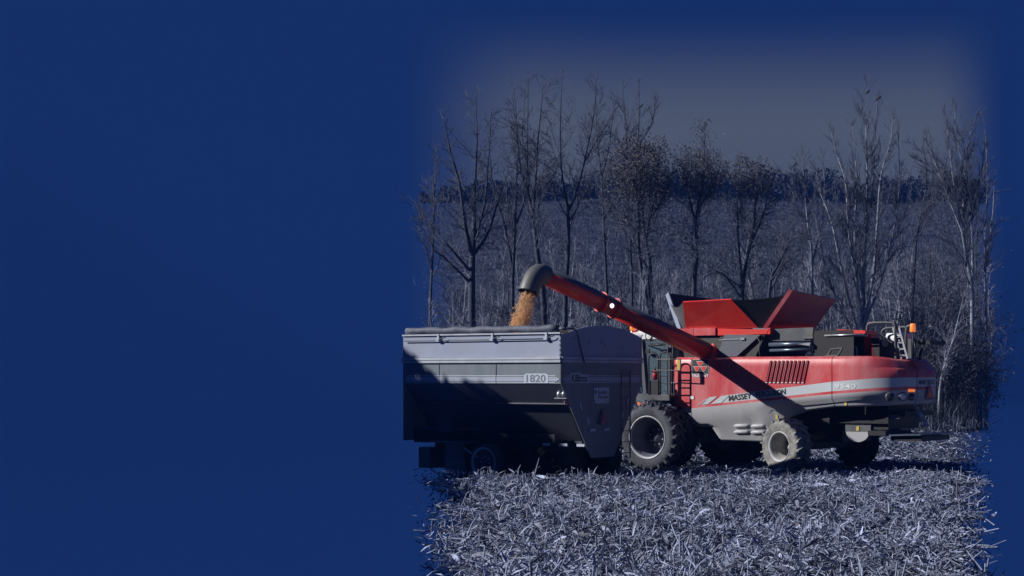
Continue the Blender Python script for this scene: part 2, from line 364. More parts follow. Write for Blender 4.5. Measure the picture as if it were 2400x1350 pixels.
# ------------------------------------------------------------------ brush on the slope and the far wood
def brush(n, y0, y1, power, lr, wr, b0, b1, pitch0=1.2, ps=.35, tone0=.7, dens=None):
    y = y0 + (y1 - y0) * rng.random(int(n)) ** power; b = rng.uniform(b0, b1, int(n))
    k = rng.random(int(n)) < cover(b) ** 2.5
    if dens is not None: k &= rng.random(int(n)) < dens(b, y)
    y = y[k]; b = b[k]; x = (b - 1650) / 4200 * y; n = len(x)
    L = rng.uniform(*lr, n); W = rng.uniform(*wr, n); pitch = rng.normal(pitch0, ps, n)
    z = gz(x, y) + L * .45 * np.abs(np.sin(pitch)) + rng.random(n) * .3
    V_, F_, k = strips(n, x, y, z, L, W, pitch, rng.uniform(0, 6.28, n), rng.normal(0, .8, n), rng.normal(0, .12, n), 2, rng.normal(0, .3, n))
    tone = np.clip(rng.normal(tone0, .3, n), .15, 1.5); col = np.stack([tone] * 3, 1)
    return V_, F_, np.repeat(col, k, 0)
stack([brush(80000, 90, 295, 1.3, (.25, .9), (.02, .07), 950, 2355, .7, .6, .85, lambda b, y: .35 + .65 * sstep(100, 170, y) + .3 * np.sin(b * .03 + y * .1)),
       brush(16000, 86, 125, 1.2, (.4, 1.6), (.012, .04), 950, 2355, .9, .6, .8, lambda b, y: (np.sin(b * .045 + y * .3) + np.sin(b * .021 - y * .17)) * .5 + .55)],
      'hillside_brush', 'brush', 'dry grey weeds and brush covering the slope behind the trees', 'brush')
stack([brush(14000, 80, 92, 1.0, (.4, 1.8), (.012, .04), 2060, 2355, .9, .6, .35,),
       brush(5000, 78, 86, 1.0, (.2, .7), (.02, .05), 2080, 2355, .9, .6, .9)],
      'field_edge_weeds', 'brush', 'dark tangle of weeds along the field edge at the right', 'weeds')

def clumps(centres, size, per, n_tone):
    VV, TT = [], []
    for c, r in centres:
        u = rng.normal(0, 1, (per, 3)); u /= np.linalg.norm(u, axis=1)[:, None]; u *= (rng.random((per, 1)) ** .4)
        p = np.array(c) + u * np.array(r)
        a = rng.normal(0, 1, (per, 3)); a /= np.linalg.norm(a, axis=1)[:, None]
        b = np.cross(a, rng.normal(0, 1, (per, 3))); b /= np.linalg.norm(b, axis=1)[:, None]
        s = (rng.uniform(.5, 1, per) * size)[:, None]
        VV.append(np.stack([p - a * s, p + b * s * .7, p + a * s, p - b * s * .7], 1).reshape(-1, 3))
        TT.append(np.repeat(np.clip(rng.normal(n_tone, .3, per), .3, 1.8), 4))
    V_ = np.concatenate(VV); return V_, np.arange(len(V_)).reshape(-1, 4), np.concatenate(TT)
cs = []
for b in np.arange(985, 2350, 8):
    if random.random() > float(cover(b)) ** 1.5: continue
    top = np.interp(b, [985, 1180, 1260, 1340, 1420, 1500, 1600, 1700, 1790, 1840, 1880, 1945, 1985, 2100, 2200, 2350],
                    [450, 430, 424, 434, 424, 416, 408, 406, 405, 424, 402, 402, 436, 426, 418, 434]) + random.uniform(-8, 14) + 15 * math.sin(b * .037) * math.sin(b * .011 + 1) + 6 * math.sin(b * .09)
    Y = random.uniform(298, 312); h = (478 - top) / 4200 * Y
    zc = EYE + (880 - 474) / 4200 * Y
    cs.append((((b - 1650) / 4200 * Y, Y, zc + h * .45), (h * random.uniform(.35, .6), 2.0, h * .55)))
V_, F_, T_ = clumps(cs, .40, 230, 1.0)
tag(np_mesh('far_wood', V_, F_, 'wood', tint=T_), 'dark line of distant trees along the crest of the slope', 'wood', kind='stuff')

# ------------------------------------------------------------------ trees
class Seg:
    def __init__(s): s.a = []; s.b = []; s.ra = []; s.rb = []
    def add(s, p, q, r, r2): s.a.append(p); s.b.append(q); s.ra.append(r); s.rb.append(r2)
    def build(s, name, mat, parent, n=3, extra=None):
        a = np.array(s.a); b = np.array(s.b); ra = np.array(s.ra)[:, None, None]; rb = np.array(s.rb)[:, None, None]
        d = b - a; d /= np.maximum(np.linalg.norm(d, axis=1), 1e-6)[:, None]
        h = np.where(np.abs(d[:, 2:3]) < .9, [[0, 0, 1.]], [[1., 0, 0]]); u = np.cross(d, h); u /= np.linalg.norm(u, axis=1)[:, None]; w = np.cross(d, u)
        an = np.arange(n) * 2 * math.pi / n
        ring = u[:, None] * np.cos(an)[None, :, None] + w[:, None] * np.sin(an)[None, :, None]
        V_ = np.concatenate([a[:, None] + ring * ra, b[:, None] + ring * rb], 1).reshape(-1, 3)
        k = np.arange(n); f = np.stack([k, (k + 1) % n, (k + 1) % n + n, k + n], 1)
        F_ = (np.arange(len(a))[:, None, None] * 2 * n + f[None]).reshape(-1, 4); tint = np.ones(len(V_)); mats = [mat]
        if extra is not None:
            F_ = np.concatenate([F_, extra[1] + len(V_)]); V_ = np.concatenate([V_, extra[0]]); tint = np.concatenate([tint, extra[2]]); mats.append('leaf')
        o = np_mesh(name, V_, F_, mats, parent, tint=tint)
        mi = np.zeros(len(F_), np.int32)
        if extra is not None: mi[-len(extra[1]):] = 1
        o.data.polygons.foreach_set('material_index', mi); return o
def smooth_path(pts, n):
    pts = [pts[0]] + list(pts) + [pts[-1]]; out = []
    for i in range(1, len(pts) - 2):
        p0, p1, p2, p3 = (np.array(p) for p in pts[i - 1:i + 3])
        for k in range(n):
            t = k / n; out.append(.5 * ((2 * p1) + (-p0 + p2) * t + (2 * p0 - 5 * p1 + 4 * p2 - p3) * t * t + (-p0 + 3 * p1 - 3 * p2 + p3) * t ** 3))
    out.append(np.array(pts[-2])); return out
def rnd_perp(d):
    v = Vector((random.gauss(0, 1), random.gauss(0, 1), random.gauss(0, 1))); v -= d * v.dot(d); return v.normalized()
def twig(seg, p, d, L, r, level, tips, spread, upw):
    n = 4 if level == 0 else 3; step = L / n; pp = p; dd = d; rr = r; mn = .0085
    for i in range(n):
        dd = (dd + Vector((random.gauss(0, .12), random.gauss(0, .12), random.gauss(0, .10) + upw))).normalized()
        q = pp + dd * step; r2 = max(mn, rr * (.72 if i < n - 1 else .5)); seg.add(tuple(pp), tuple(q), rr, r2)
        if level < 2:
            for _ in range(2 if level == 0 else (1 if random.random() < .6 else 2)):
                s = (dd * math.cos(spread) + rnd_perp(dd) * math.sin(spread)).normalized()
                twig(seg, pp.lerp(q, random.random()), s, L * random.uniform(.32, .55), max(mn, r2 * .6), level + 1, tips, spread, upw)
        pp, rr = q, r2
    tips.append(tuple(pp))
def tree(name, label, Y, stems, bark, tw, nb=16, blen=.30, spread=.62, upw=.035, leaves=None, ball=None, start=.3, level0=0, cat='tree', group=None):
    """stems: list of [(bearing, height line, radius)...] read as positions at distance Y"""
    base = px(stems[0][0][0], 880, Y); base.z = float(gz(base.x, Y)) - .1
    root = empty(name, base); trunk = Seg(); crown = Seg(); tips = []; wood = []; nb = int(nb * 1.45)
    for k, st in enumerate(stems):
        pts = []; dy = 0.0; rr = [p[2] for p in st]
        for i, p in enumerate(st):
            w = px(p[0], p[1], Y); dy += random.uniform(-.5, .5) * (1 if i else .0)
            pts.append((w.x - base.x, dy, w.z - base.z))
        if k == 0: pts[0] = (0, 0, 0)
        else:                                         # a stem starts on the wood it grows from
            near_ = min(wood, key=lambda w_: (w_[0] - pts[0][0]) ** 2 + (w_[2] - pts[0][2]) ** 2); off = near_[1] - pts[0][1]
            pts = [tuple(near_)] + [(a_, b_ + off, c_) for a_, b_, c_ in pts[1:]]
        P = smooth_path(pts, 5); m = len(P); wood += [tuple(w_) for w_ in P]; H = math.dist(P[0], P[-1])
        rad = [float(np.interp(i / (m - 1), np.linspace(0, 1, len(rr)), rr)) * (.85 - .25 * i / m) for i in range(m)]
        for i in range(m - 1): trunk.add(tuple(P[i]), tuple(P[i + 1]), rad[i], rad[i + 1])
        s0 = start if k == 0 else .18
        for j in range(nb):
            f = s0 + (1 - s0) * (j + random.random()) / nb; i = min(m - 2, int(f * (m - 1)))
            p = Vector(P[i]).lerp(Vector(P[i + 1]), random.random()); d = (Vector(P[i + 1]) - Vector(P[i])).normalized()
            sp = spread * random.uniform(.7, 1.35)
            s = (d * math.cos(sp) + rnd_perp(d) * math.sin(sp)).normalized()
            L = H * blen * (1.05 - .88 * f) * random.uniform(.6, 1.3)
            twig(crown, p, s, max(L, .55), min(rad[i] * .55, .012 + L * .011), level0 if L > 1.0 else 1, tips, spread, upw)
        twig(crown, Vector(P[-1]), (Vector(P[-1]) - Vector(P[-2])).normalized(), H * .03 + .1, rad[-1], 1, tips, spread, upw)
    trunk.build('trunk', bark, root, 7)
    extra = None
    if leaves:
        n, size, zlo = leaves
        tp = np.array([t for t in tips if t[2] + base.z > zlo])
        pick = tp[rng.integers(0, len(tp), n)] + rng.normal(0, .22, (n, 3))
        if ball:
            w = px(ball[0], ball[1], Y); k_ = n * 2 // 3; u = rng.normal(0, 1, (k_, 3)); u /= np.linalg.norm(u, axis=1)[:, None]; u *= rng.random((k_, 1)) ** .38
            lump = 1 + .16 * np.sin(u[:, 0:1] * 7 + 1) * np.sin(u[:, 2:3] * 6)
            pick[:k_] = np.array([w.x - base.x, 0, w.z - base.z]) + u * lump * np.array([ball[2], ball[2], ball[3]]) * Y / 4200
        a = rng.normal(0, 1, (n, 3)); a /= np.linalg.norm(a, axis=1)[:, None]; b = np.cross(a, rng.normal(0, 1, (n, 3))); b /= np.linalg.norm(b, axis=1)[:, None]
        s = (rng.uniform(.5, 1, n) * size)[:, None]
        V_ = np.stack([pick - a * s, pick + b * s * .6, pick + a * s, pick - b * s * .6], 1).reshape(-1, 3)
        extra = (V_, np.arange(len(V_)).reshape(-1, 4), np.repeat(np.clip(rng.normal(1, .3, n), .4, 1.8), 4))
    crown.build('crown', tw, root, 3, extra)
    return tag(root, label, cat, group)

G = 1005                         # line of the trees' feet
tree('bare_tree', 'thick dark bare tree with many stems at the far left, left of the grain spout', 86,
     [[(1112, G, .26), (1108, 800, .24), (1106, 640, .22), (1108, 550, .16), (1111, 440, .10), (1118, 330, .06), (1112, 225, .02)],
      [(1104, 600, .16), (1092, 530, .13), (1078, 430, .09), (1058, 350, .06), (1044, 270, .02)],
      [(1112, 560, .10), (1130, 480, .08), (1140, 380, .05), (1150, 260, .02)],
      [(1112, 600, .12), (1140, 545, .08), (1165, 470, .06), (1190, 400, .02)],
      [(1104, 640, .10), (1060, 585, .07), (1020, 540, .05), (985, 505, .02)],
      [(1105, 680, .09), (1050, 610, .06), (1020, 580, .04), (1004, 500, .02)]], 'bark', 'twig', 13, .26, .64)
tree('bare_tree', 'slim dark bare tree with twin stems just behind the grain spout', 88,
     [[(1206, G, .14), (1200, 700, .12), (1206, 560, .10), (1211, 430, .07), (1214, 330, .05), (1205, 215, .02)],
      [(1203, 640, .10), (1180, 520, .08), (1158, 440, .05), (1150, 330, .02)],
      [(1208, 520, .06), (1240, 430, .05), (1226, 320, .03), (1236, 200, .015)]], 'bark', 'twig', 13, .24, .62)
tree('bare_tree', 'tall dark bare tree forking in a V above the auger elbow', 86,
     [[(1285, G, .2), (1275, 700, .18), (1262, 590, .15), (1252, 500, .12), (1258, 420, .09), (1262, 320, .06), (1272, 200, .02)],
      [(1253, 505, .10), (1236, 440, .08), (1238, 350, .05), (1242, 190, .015)],
      [(1246, 470, .07), (1222, 400, .06), (1212, 320, .04), (1200, 220, .015)]], 'bark', 'twig', 14, .24, .6)
tree('bare_tree', 'tall dark bare tree forking widely behind the middle of the auger', 89,
     [[(1322, G, .17), (1326, 700, .15), (1333, 590, .13), (1334, 500, .11), (1322, 420, .08), (1318, 320, .05), (1322, 190, .02)],
      [(1334, 500, .10), (1356, 440, .08), (1374, 370, .06), (1392, 280, .04), (1400, 195, .015)],
      [(1372, 380, .05), (1400, 330, .04), (1438, 265, .015)]], 'bark', 'twig', 13, .24, .62)
tree('bare_tree', 'thin straight bare tree between the wide fork and the round leafy tree', 90,
     [[(1432, G, .11), (1422, 700, .10), (1416, 540, .08), (1410, 420, .06), (1400, 320, .04), (1396, 200, .015)],
      [(1412, 430, .05), (1428, 350, .04), (1440, 250, .015)]], 'bark', 'twig', 15, .22, .5)
tree('leafy_tree', 'round crowned tree still holding brown leaves above the auger', 84,
     [[(1530, G, .17), (1526, 760, .16), (1524, 640, .14), (1512, 560, .12), (1503, 480, .10), (1500, 420, .07), (1498, 350, .03)],
      [(1500, 760, .13), (1499, 600, .11), (1496, 480, .09), (1480, 410, .06), (1462, 360, .02)],
      [(1512, 560, .09), (1530, 480, .07), (1540, 410, .05), (1545, 350, .02)],
      [(1505, 500, .07), (1470, 450, .05), (1440, 420, .02)],
      [(1520, 520, .06), (1550, 470, .05), (1572, 430, .02)]], 'bark', 'twig', 13, .30, .75, .03, (13000, .055, 7.4), (1506, 398, 80, 84), .35)
tree('bare_tree', 'pale thin tree rising out of the top of the round leafy tree', 91,
     [[(1478, G, .10), (1482, 700, .09), (1474, 480, .07), (1470, 340, .04), (1462, 215, .015)],
      [(1490, 420, .06), (1496, 330, .05), (1498, 205, .015)], [(1500, 360, .04), (1528, 290, .03), (1536, 240, .015)]], 'bark', 'twig', 12, .2, .45)
tree('leafy_tree', 'broad tree with sparse brown leaves behind the open grain tank', 85,
     [[(1622, G, .16), (1626, 700, .14), (1633, 600, .12), (1632, 510, .10), (1645, 440, .07), (1660, 360, .02)],
      [(1632, 520, .08), (1612, 450, .06), (1598, 370, .02)], [(1632, 500, .07), (1668, 440, .05), (1690, 385, .02)],
      [(1650, 420, .04), (1652, 350, .03), (1652, 300, .012)]], 'bark', 'twig', 14, .30, .75, .03, (6000, .055, 7.2), (1642, 405, 64, 58), .35)
tree('leafy_tree', 'crooked low tree with scattered leaves above the red tank flaps', 86,
     [[(1735, G, .15), (1737, 760, .14), (1745, 640, .11), (1765, 540, .09), (1772, 470, .06), (1780, 390, .02)],
      [(1738, 680, .10), (1730, 560, .08), (1728, 470, .05), (1735, 370, .02)], [(1755, 580, .07), (1790, 500, .05), (1805, 420, .02)],
      [(1740, 700, .08), (1690, 640, .06), (1640, 655, .03)]], 'bark', 'twig', 14, .30, .75, .03, (3600, .055, 6.5), (1760, 415, 56, 50), .3)
tree('leaning_tree', 'leaning dark tree slanting up to the right of the rear tank flap', 83,
     [[(1795, G, .12), (1802, 690, .10), (1825, 620, .08), (1850, 570, .05), (1868, 540, .02)],
      [(1806, 680, .06), (1840, 600, .04), (1853, 480, .02)]], 'bark', 'twig', 14, .3, .7)
tree('bare_tree', 'tall pale bare tree with many fanning stems behind the red tank', 84,
     [[(2022, G, .16), (2024, 780, .14), (2028, 650, .12), (2034, 520, .09), (2036, 400, .06), (2032, 300, .04), (2032, 205, .012)],
      [(2018, 800, .10), (2010, 660, .09), (1990, 540, .07), (1984, 430, .05), (1962, 350, .03), (1950, 300, .012)],
      [(2030, 790, .11), (2048, 640, .09), (2056, 520, .07), (2062, 420, .05), (2084, 340, .03), (2092, 280, .012)],
      [(2034, 560, .06), (2050, 450, .05), (2052, 330, .03), (2058, 235, .012)],
      [(2010, 820, .09), (1975, 640, .07), (1950, 520, .05), (1925, 450, .03), (1915, 400, .012)],
      [(2036, 760, .08), (2075, 640, .06), (2100, 520, .05), (2112, 420, .03), (2108, 300, .012)],
      [(2012, 820, .08), (1960, 700, .06), (1928, 600, .045), (1910, 500, .02)],
      [(2020, 700, .06), (2006, 560, .05), (2010, 420, .035), (2000, 290, .012)]], 'bark_pale', 'twig', 17, .20, .40, .08, None, None, .22)
tree('bare_tree', 'slender bare tree leaning between the two pale fan shaped trees', 92,
     [[(2130, G, .11), (2142, 620, .09), (2155, 520, .07), (2170, 430, .05), (2160, 350, .02)],
      [(2150, 540, .05), (2185, 450, .04), (2195, 370, .02)]], 'bark', 'twig', 14, .3, .6)
tree('bare_tree', 'pale bare tree with wide twiggy crown near the right edge', 84,
     [[(2290, G, .17), (2283, 800, .15), (2278, 680, .13), (2262, 600, .11), (2245, 510, .08), (2230, 430, .06), (2222, 340, .03), (2215, 275, .012)],
      [(2262, 600, .08), (2255, 500, .07), (2262, 400, .05), (2270, 330, .03), (2285, 275, .012)],
      [(2250, 540, .07), (2215, 460, .05), (2190, 390, .04), (2165, 320, .012)],
      [(2280, 690, .09), (2278, 560, .07), (2268, 450, .05), (2245, 350, .03), (2232, 250, .012)],
      [(2240, 480, .05), (2205, 420, .04), (2150, 370, .012)],
      [(2276, 520, .05), (2295, 430, .04), (2305, 340, .012)]], 'bark_pale', 'twig', 18, .25, .45, .06, None, None, .3)
tree('birch_tree', 'thin pale trunk standing alone at the extreme right edge', 85,
     [[(2312, G, .10), (2314, 790, .09), (2312, 640, .08), (2312, 520, .06), (2318, 420, .04), (2312, 300, .012)],
      [(2316, 620, .05), (2330, 520, .04), (2338, 430, .012)]], 'bark_pale', 'twig', 8, .14, .45, .06)
tree('bare_tree', 'low spiky bare tree left of the tall pale fan tree', 92,
     [[(1905, G, .10), (1902, 620, .08), (1890, 520, .06), (1884, 440, .04), (1878, 370, .012)],
      [(1902, 620, .06), (1925, 520, .05), (1930, 440, .03), (1925, 365, .012)], [(1895, 560, .05), (1862, 480, .03), (1856, 400, .012)]],
     'bark_pale', 'twig', 10, .24, .45)
tree('bare_tree', 'faint thin bare tree farthest to the left, at the edge of the field', 90,
     [[(1000, G, .10), (1006, 700, .09), (1010, 560, .07), (1014, 450, .05), (1018, 360, .02)],
      [(1006, 640, .05), (985, 540, .03), (978, 480, .015)]], 'bark', 'twig', 10, .24, .5)

# saplings of the thicket: four kinds grown once, then copied with their parts
protos = []
for i in range(5):
    h = random.uniform(230, 330); l = random.uniform(-22, 22); x0 = 1650
    protos.append(tree('sapling', 'x', 88, [[(x0, G, .085), (x0 + l * .3, G - h * .4, .07), (x0 + l * .5, G - h * .7, .045), (x0 + l, G - h, .012)]] +
                       ([[(x0 + l * .3, G - h * .35, .03), (x0 + l * .3 + 14, G - h * .6, .02), (x0 + l * .3 + 18, G - h * .8, .01)]] if i % 2 else []),
                       ('bark_pale' if i < 3 else 'bark'), ('twig_pale' if i < 3 else 'twig'), 13, .26, .6, .05))
ZONES = [(1110, 'thin bare sapling left of the thick dark multi stemmed tree'), (1210, 'thin bare sapling between the thick dark tree and the grain stream'),
         (1320, 'thin bare sapling behind the elbow of the auger'), (1430, 'thin bare sapling behind the red auger tube'), (1540, 'thin bare sapling under the round leafy tree'),
         (1640, 'thin bare sapling between the round leafy tree and the grain tank'), (1760, 'thin bare sapling behind the open tank flaps'),
         (1930, 'thin bare sapling between the rear tank flap and the pale fan tree'), (2050, 'thin bare sapling at the foot of the tall pale fan tree'),
         (2210, 'thin bare sapling in the gap between the two pale trees'), (9999, 'thin bare sapling beside the pale tree at the right edge')]
spots = [(b, (random.uniform(82, 104) if i_ < 102 else random.uniform(96, 126)), random.uniform(.7, 1.3)) for i_, b in enumerate(
         [1022, 1040, 1062, 1080, 1128, 1142, 1158, 1172, 1186, 1222, 1236, 1250, 1272, 1298, 1310, 1345, 1358, 1372, 1386, 1398, 1440, 1452, 1466,
          1484, 1515, 1545, 1556, 1570, 1586, 1600, 1645, 1662, 1680, 1700, 1715, 1750, 1770, 1815, 1832, 1846, 1866, 1884, 1940, 1965, 1985,
          2075, 2092, 2110, 2145, 2165, 2182, 2200, 2222, 2240, 2290, 2308] +
         [1055, 1092, 1135, 1166, 1195, 1215, 1243, 1262, 1290, 1304, 1318, 1338, 1352, 1366, 1380, 1392, 1426, 1447, 1458, 1478, 1492, 1538, 1562, 1578, 1594, 1608,
          1655, 1672, 1690, 1708, 1722, 1762, 1785, 1822, 1840, 1858, 1875, 1895, 1912, 1952, 1975, 1995, 2062, 2100, 2128, 2156] +
         [random.uniform(1040, 2290) for _ in range(90)])]
for i, (b, y, s) in enumerate(spots):
    src = protos[i % 5]; o = src if i < 5 else src.copy()
    if i >= 5:
        C.objects.link(o)
        for ch in src.children:
            c = ch.copy(); C.objects.link(c); c.parent = o
    x = (b - 1650) / 4200 * y; o.location = (x, y, float(gz(x, y)) - .1); o.rotation_euler = (0, 0, random.uniform(0, 6.28)); o.scale = (s, s, s)
    lb = next(l for lim, l in ZONES if b < lim); tag(o, lb, 'sapling', lb.replace('thin bare sapling', 'saplings'))

# dense shrubs at the right behind the harvester
def shrub(b, Y, w, h, label):
    x = (b - 1650) / 4200 * Y; root = empty('shrub', (x, Y, float(gz(x, Y)) - .05)); st = Seg(); cr = Seg(); tips = []
    for _ in range(26):
        a = random.uniform(0, 6.28); sp = random.uniform(.1, 1.0)
        d = Vector((math.cos(a) * sp * w / h, math.sin(a) * sp * .5, 1)).normalized(); L = h * random.uniform(.55, 1.05)
        p = Vector((random.uniform(-.3, .3) * w * .5, random.uniform(-.3, .3), 0)); q = p + d * L * .45
        st.add(tuple(p), tuple(q), .022, .014); twig(cr, q, d, L * .55, .013, 0, tips, .7, -.02)
    st.build('stems', 'bark', root, 4); tp = np.array(tips); n = 900
    pick = tp[rng.integers(0, len(tp), n)] + rng.normal(0, .2, (n, 3)); a = rng.normal(0, 1, (n, 3)); a /= np.linalg.norm(a, axis=1)[:, None]
    bb = np.cross(a, rng.normal(0, 1, (n, 3))); bb /= np.linalg.norm(bb, axis=1)[:, None]; s = rng.uniform(.03, .075, n)[:, None]
    V_ = np.stack([pick - a * s, pick + bb * s * .7, pick + a * s, pick - bb * s * .7], 1).reshape(-1, 3)
    cr.build('crown', 'twig', root, 3, (V_, np.arange(len(V_)).reshape(-1, 4), np.repeat(rng.uniform(.3, .9, n), 4)))
    tag(root, label, 'shrub', 'shrubs at the field edge')
for b, Y, w, h, lb in [(2085, 86, 3, 5.5, 'dark twiggy shrub just behind the rear ladder and beacon'), (2150, 84, 3.4, 5.0, 'dark twiggy shrub behind the rear end of the harvester'),
                       (2215, 83, 3.2, 4.6, 'dark shrub right of the harvester, left of the pale trunk'), (2252, 85, 2.8, 5.6, 'tall dark shrub at the foot of the wide pale tree'),
                       (2290, 83, 2.0, 4.2, 'dark shrub at the right edge of the field'), (2180, 90, 3.6, 7.0, 'tall dark shrub filling the gap between the two pale trees'),
                       (2228, 92, 3.0, 7.5, 'highest dark shrub behind the others at the right'), (1068, 86, 2.6, 4.5, 'dark shrub at the left behind the cart'),
                       (1150, 88, 3.2, 3.8, 'dark shrub between the thick tree and the grain stream'), (1690, 90, 3.0, 5.5, 'dark shrub behind the open grain tank')]:
    shrub(b, Y, w, h, lb)

# tall leafy row added outside the view to cast shade on the field's left
def shade_caster_tree(x, y, h, first=None):
    root = empty('shade_caster_tree', (x, y, float(gz(x, y)) - .1)); mb = MB(); mb.tube([(0, 0, 0), (.1, 0, h * .3), (0, .1, h * .8)], [h * .025, h * .02, h * .006], 8); mb.build('trunk', 'bark', root)
    cl = [((random.uniform(-1, 1), random.uniform(-2, 2), h * f), (1.5, 2.4, h * .13)) for f in (.2, .35, .5, .62, .74, .85)]
    V_, F_, T_ = clumps(cl, .32, 950, 1.0); np_mesh('crown', V_, F_, 'leaf', root, tint=T_); return root
for i, y in enumerate(np.arange(17, 96, 4.4)):
    h = (.295 * y + 2.6) * .582 + (2.6 if 36 < y < 54 else (-.9 if y < 34 else .2)) + random.uniform(-.3, .3)
    tag(shade_caster_tree(-.42 * y - 3.0, float(y), h), 'leafy tree added outside the view to shade the left of the field', 'tree', 'added row of shade casters left of the view')

# birds
def bird(b, yl, Y, label, s=1.0):
    p = px(b, yl, Y); mb = MB()
    mb.tube([(-.16 * s, 0, -.10 * s), (-.10 * s, 0, -.03 * s), (0, 0, .03 * s), (.07 * s, 0, .09 * s), (.11 * s, 0, .13 * s), (.17 * s, 0, .12 * s)],
            [.02 * s, .05 * s, .075 * s, .06 * s, .045 * s, .008 * s], 8)
    mb.box((-.2 * s, 0, -.14 * s), (.16 * s, .05 * s, .02 * s), Matrix.Rotation(R(-35), 3, 'Y'))
    o = mb.build('bird', 'bird'); o.location = p; o.rotation_euler = (0, 0, random.uniform(-.6, .6)); tag(o, label, 'bird', 'birds on the twigs')
bird(2034, 217, 84, 'small black bird at the very top of the tall pale tree', .75)
bird(2059, 231, 84, 'small black bird just right of the topmost bird', .75)
bird(1653, 296, 85, 'small black bird on the thin twig above the sparse leafy tree', .75)
bird(1863, 387, 92, 'small black bird low in the sky over the distant wood', .8)
bird(1502, 250, 91, 'small black bird in the thin tree above the round leafy crown', .8)

# ------------------------------------------------------------------ wheels
def wheel(parent, pos, Rr, w, rimr, mats, steer=0.0, lugs=22, depth=.6, lug_h=.05, flip=1):
    tm, rm = mats; mb = MB(); h = w / 2
    prof = [(rimr, -h * .86), (rimr + .04, -h * .98), (Rr * .86, -h), (Rr * .95, -h * .93), (Rr, -h * .7), (Rr, h * .7), (Rr * .95, h * .93), (Rr * .86, h),
            (rimr + .04, h * .98), (rimr, h * .86)]
    mb.lathe(prof, (0, 0, 0), 48)
    for i in range(lugs):
        for sgn in (-1, 1):
            a0 = 2 * math.pi * (i + (0 if sgn > 0 else .5)) / lugs; a1 = a0 + .20; t = .045
            P = []
            for (yy, a, ri, ro) in ((.0, a0, Rr - .03, Rr + lug_h), (sgn * h * .97, a1, Rr * .90, Rr + lug_h * .75)):
                for da in (-t, t):
                    for rr in (ri, ro):
                        d_ = da * (1.0 if rr == ri else .62); P.append((rr * math.cos(a + d_), yy, rr * math.sin(a + d_)))
            mb.add(P, [(0, 1, 3, 2), (4, 6, 7, 5), (0, 4, 5, 1), (2, 3, 7, 6), (1, 5, 7, 3), (0, 2, 6, 4)])
    o = mb.build('tyre', tm, parent); o.location = pos; o.rotation_euler = (0, random.uniform(0, 1), steer)
    rb = MB(); f = flip
    rb.lathe([(rimr + .022, f * h * .93), (rimr + .022, f * h * .99), (rimr - .004, f * h * .97), (rimr - .035, f * h * .80), (rimr - .05, f * h * .45),
              (rimr - .085, f * h * .30), (rimr - .10, f * h * (.9 - depth * 1.6)), (rimr * .55, f * h * (.8 - depth * 1.6)), (rimr * .5, f * h * (.9 - depth * 1.6)),
              (rimr * .24, f * h * (.95 - depth * 1.6)), (rimr * .22, f * h * (1.25 - depth * 1.6)), (0.002, f * h * (1.3 - depth * 1.6))], (0, 0, 0), 48, 1)
    for i_ in range(48 * 3): rb.m[i_] = 0
    for k in range(8):
        a = 2 * math.pi * k / 8; y0 = f * h * (.92 - depth * 1.6)
        rb.lathe([(.022, y0), (.022, y0 + f * .04), (.001, y0 + f * .045)], (rimr * .38 * math.cos(a), 0, rimr * .38 * math.sin(a)), 6)
    rb.build('rim', list(rm) if isinstance(rm, tuple) else [rm, rm], o); return o

# ------------------------------------------------------------------ combine harvester
TH = 32
comb = empty('combine_harvester', (3.23, 47.3, 0), R(180 - TH))
tag(comb, 'red and grey combine harvester unloading grain through its raised auger', 'harvester')

# body shell: plan path from the front corner along the left side and round the tail
plan = [(3.86, 1.0), (3.86, 1.30), (3.83, 1.46), (3.74, 1.54), (3.5, 1.55), (2.5, 1.55), (1.5, 1.55), (.5, 1.55), (-.6, 1.55), (-1.47, 1.55), (-1.95, 1.47), (-2.35, 1.29),
        (-2.65, 1.02), (-2.82, .70), (-2.91, .35), (-2.94, 0)]
dense = smooth_path([(a, b, 0) for a, b in plan], 8)
s_arc = [0.0]
for a, b in zip(dense[:-1], dense[1:]): s_arc.append(s_arc[-1] + math.dist(a, b))
q_of = np.array(s_arc); qi = int(np.argmin([abs(p[0] - 1.5) for p in dense])); q_of = 1.5 + q_of[qi] - q_of      # q equals u along the flat side
U_ = np.array([p[0] for p in dense]); V__ = np.array([p[1] for p in dense])
QEND = q_of[-1]
def plan_at(q):
    u = np.interp(-q, -q_of, U_); v = np.interp(-q, -q_of, V__); e = .02
    du = np.interp(-(q - e), -q_of, U_) - np.interp(-(q + e), -q_of, U_); dv = np.interp(-(q - e), -q_of, V__) - np.interp(-(q + e), -q_of, V__)
    n = np.array([dv, -du]); n = -n if n[1] * 1 < 0 and q > -3 else n
    L = np.hypot(*n) or 1; n = n / L
    if q <= -1.6 and n[0] > 0: n = -n
    return u, v, n
def lin(q, pts): xs = [p[0] for p in pts][::-1]; zs = [p[1] for p in pts][::-1]; return float(np.interp(q, xs, zs))
Z_ST = [(4.2, 1.80), (2.31, 1.98), (-.99, 2.36), (-2.2, 2.45), (-3.0, 2.47), (-4, 2.47)]
Z_SB = [(4.2, 1.62), (2.77, 1.75), (-.99, 2.12), (-2.2, 2.21), (-3.0, 2.24), (-4, 2.24)]
Z_RL = [(4.2, 1.56), (2.71, 1.69), (-.99, 2.05), (-2.2, 2.13), (-3.0, 2.16), (-4, 2.16)]
Z_BT = [(4.4, 2.35), (3.8, 2.28), (3.55, 1.95), (3.11, 1.67), (2.42, .80), (1.08, .79), (.86, 1.1), (.5, 1.4), (-.12, 1.61), (-.99, 1.72), (-2.4, 1.76), (-3.0, 1.79), (-4, 1.79)]
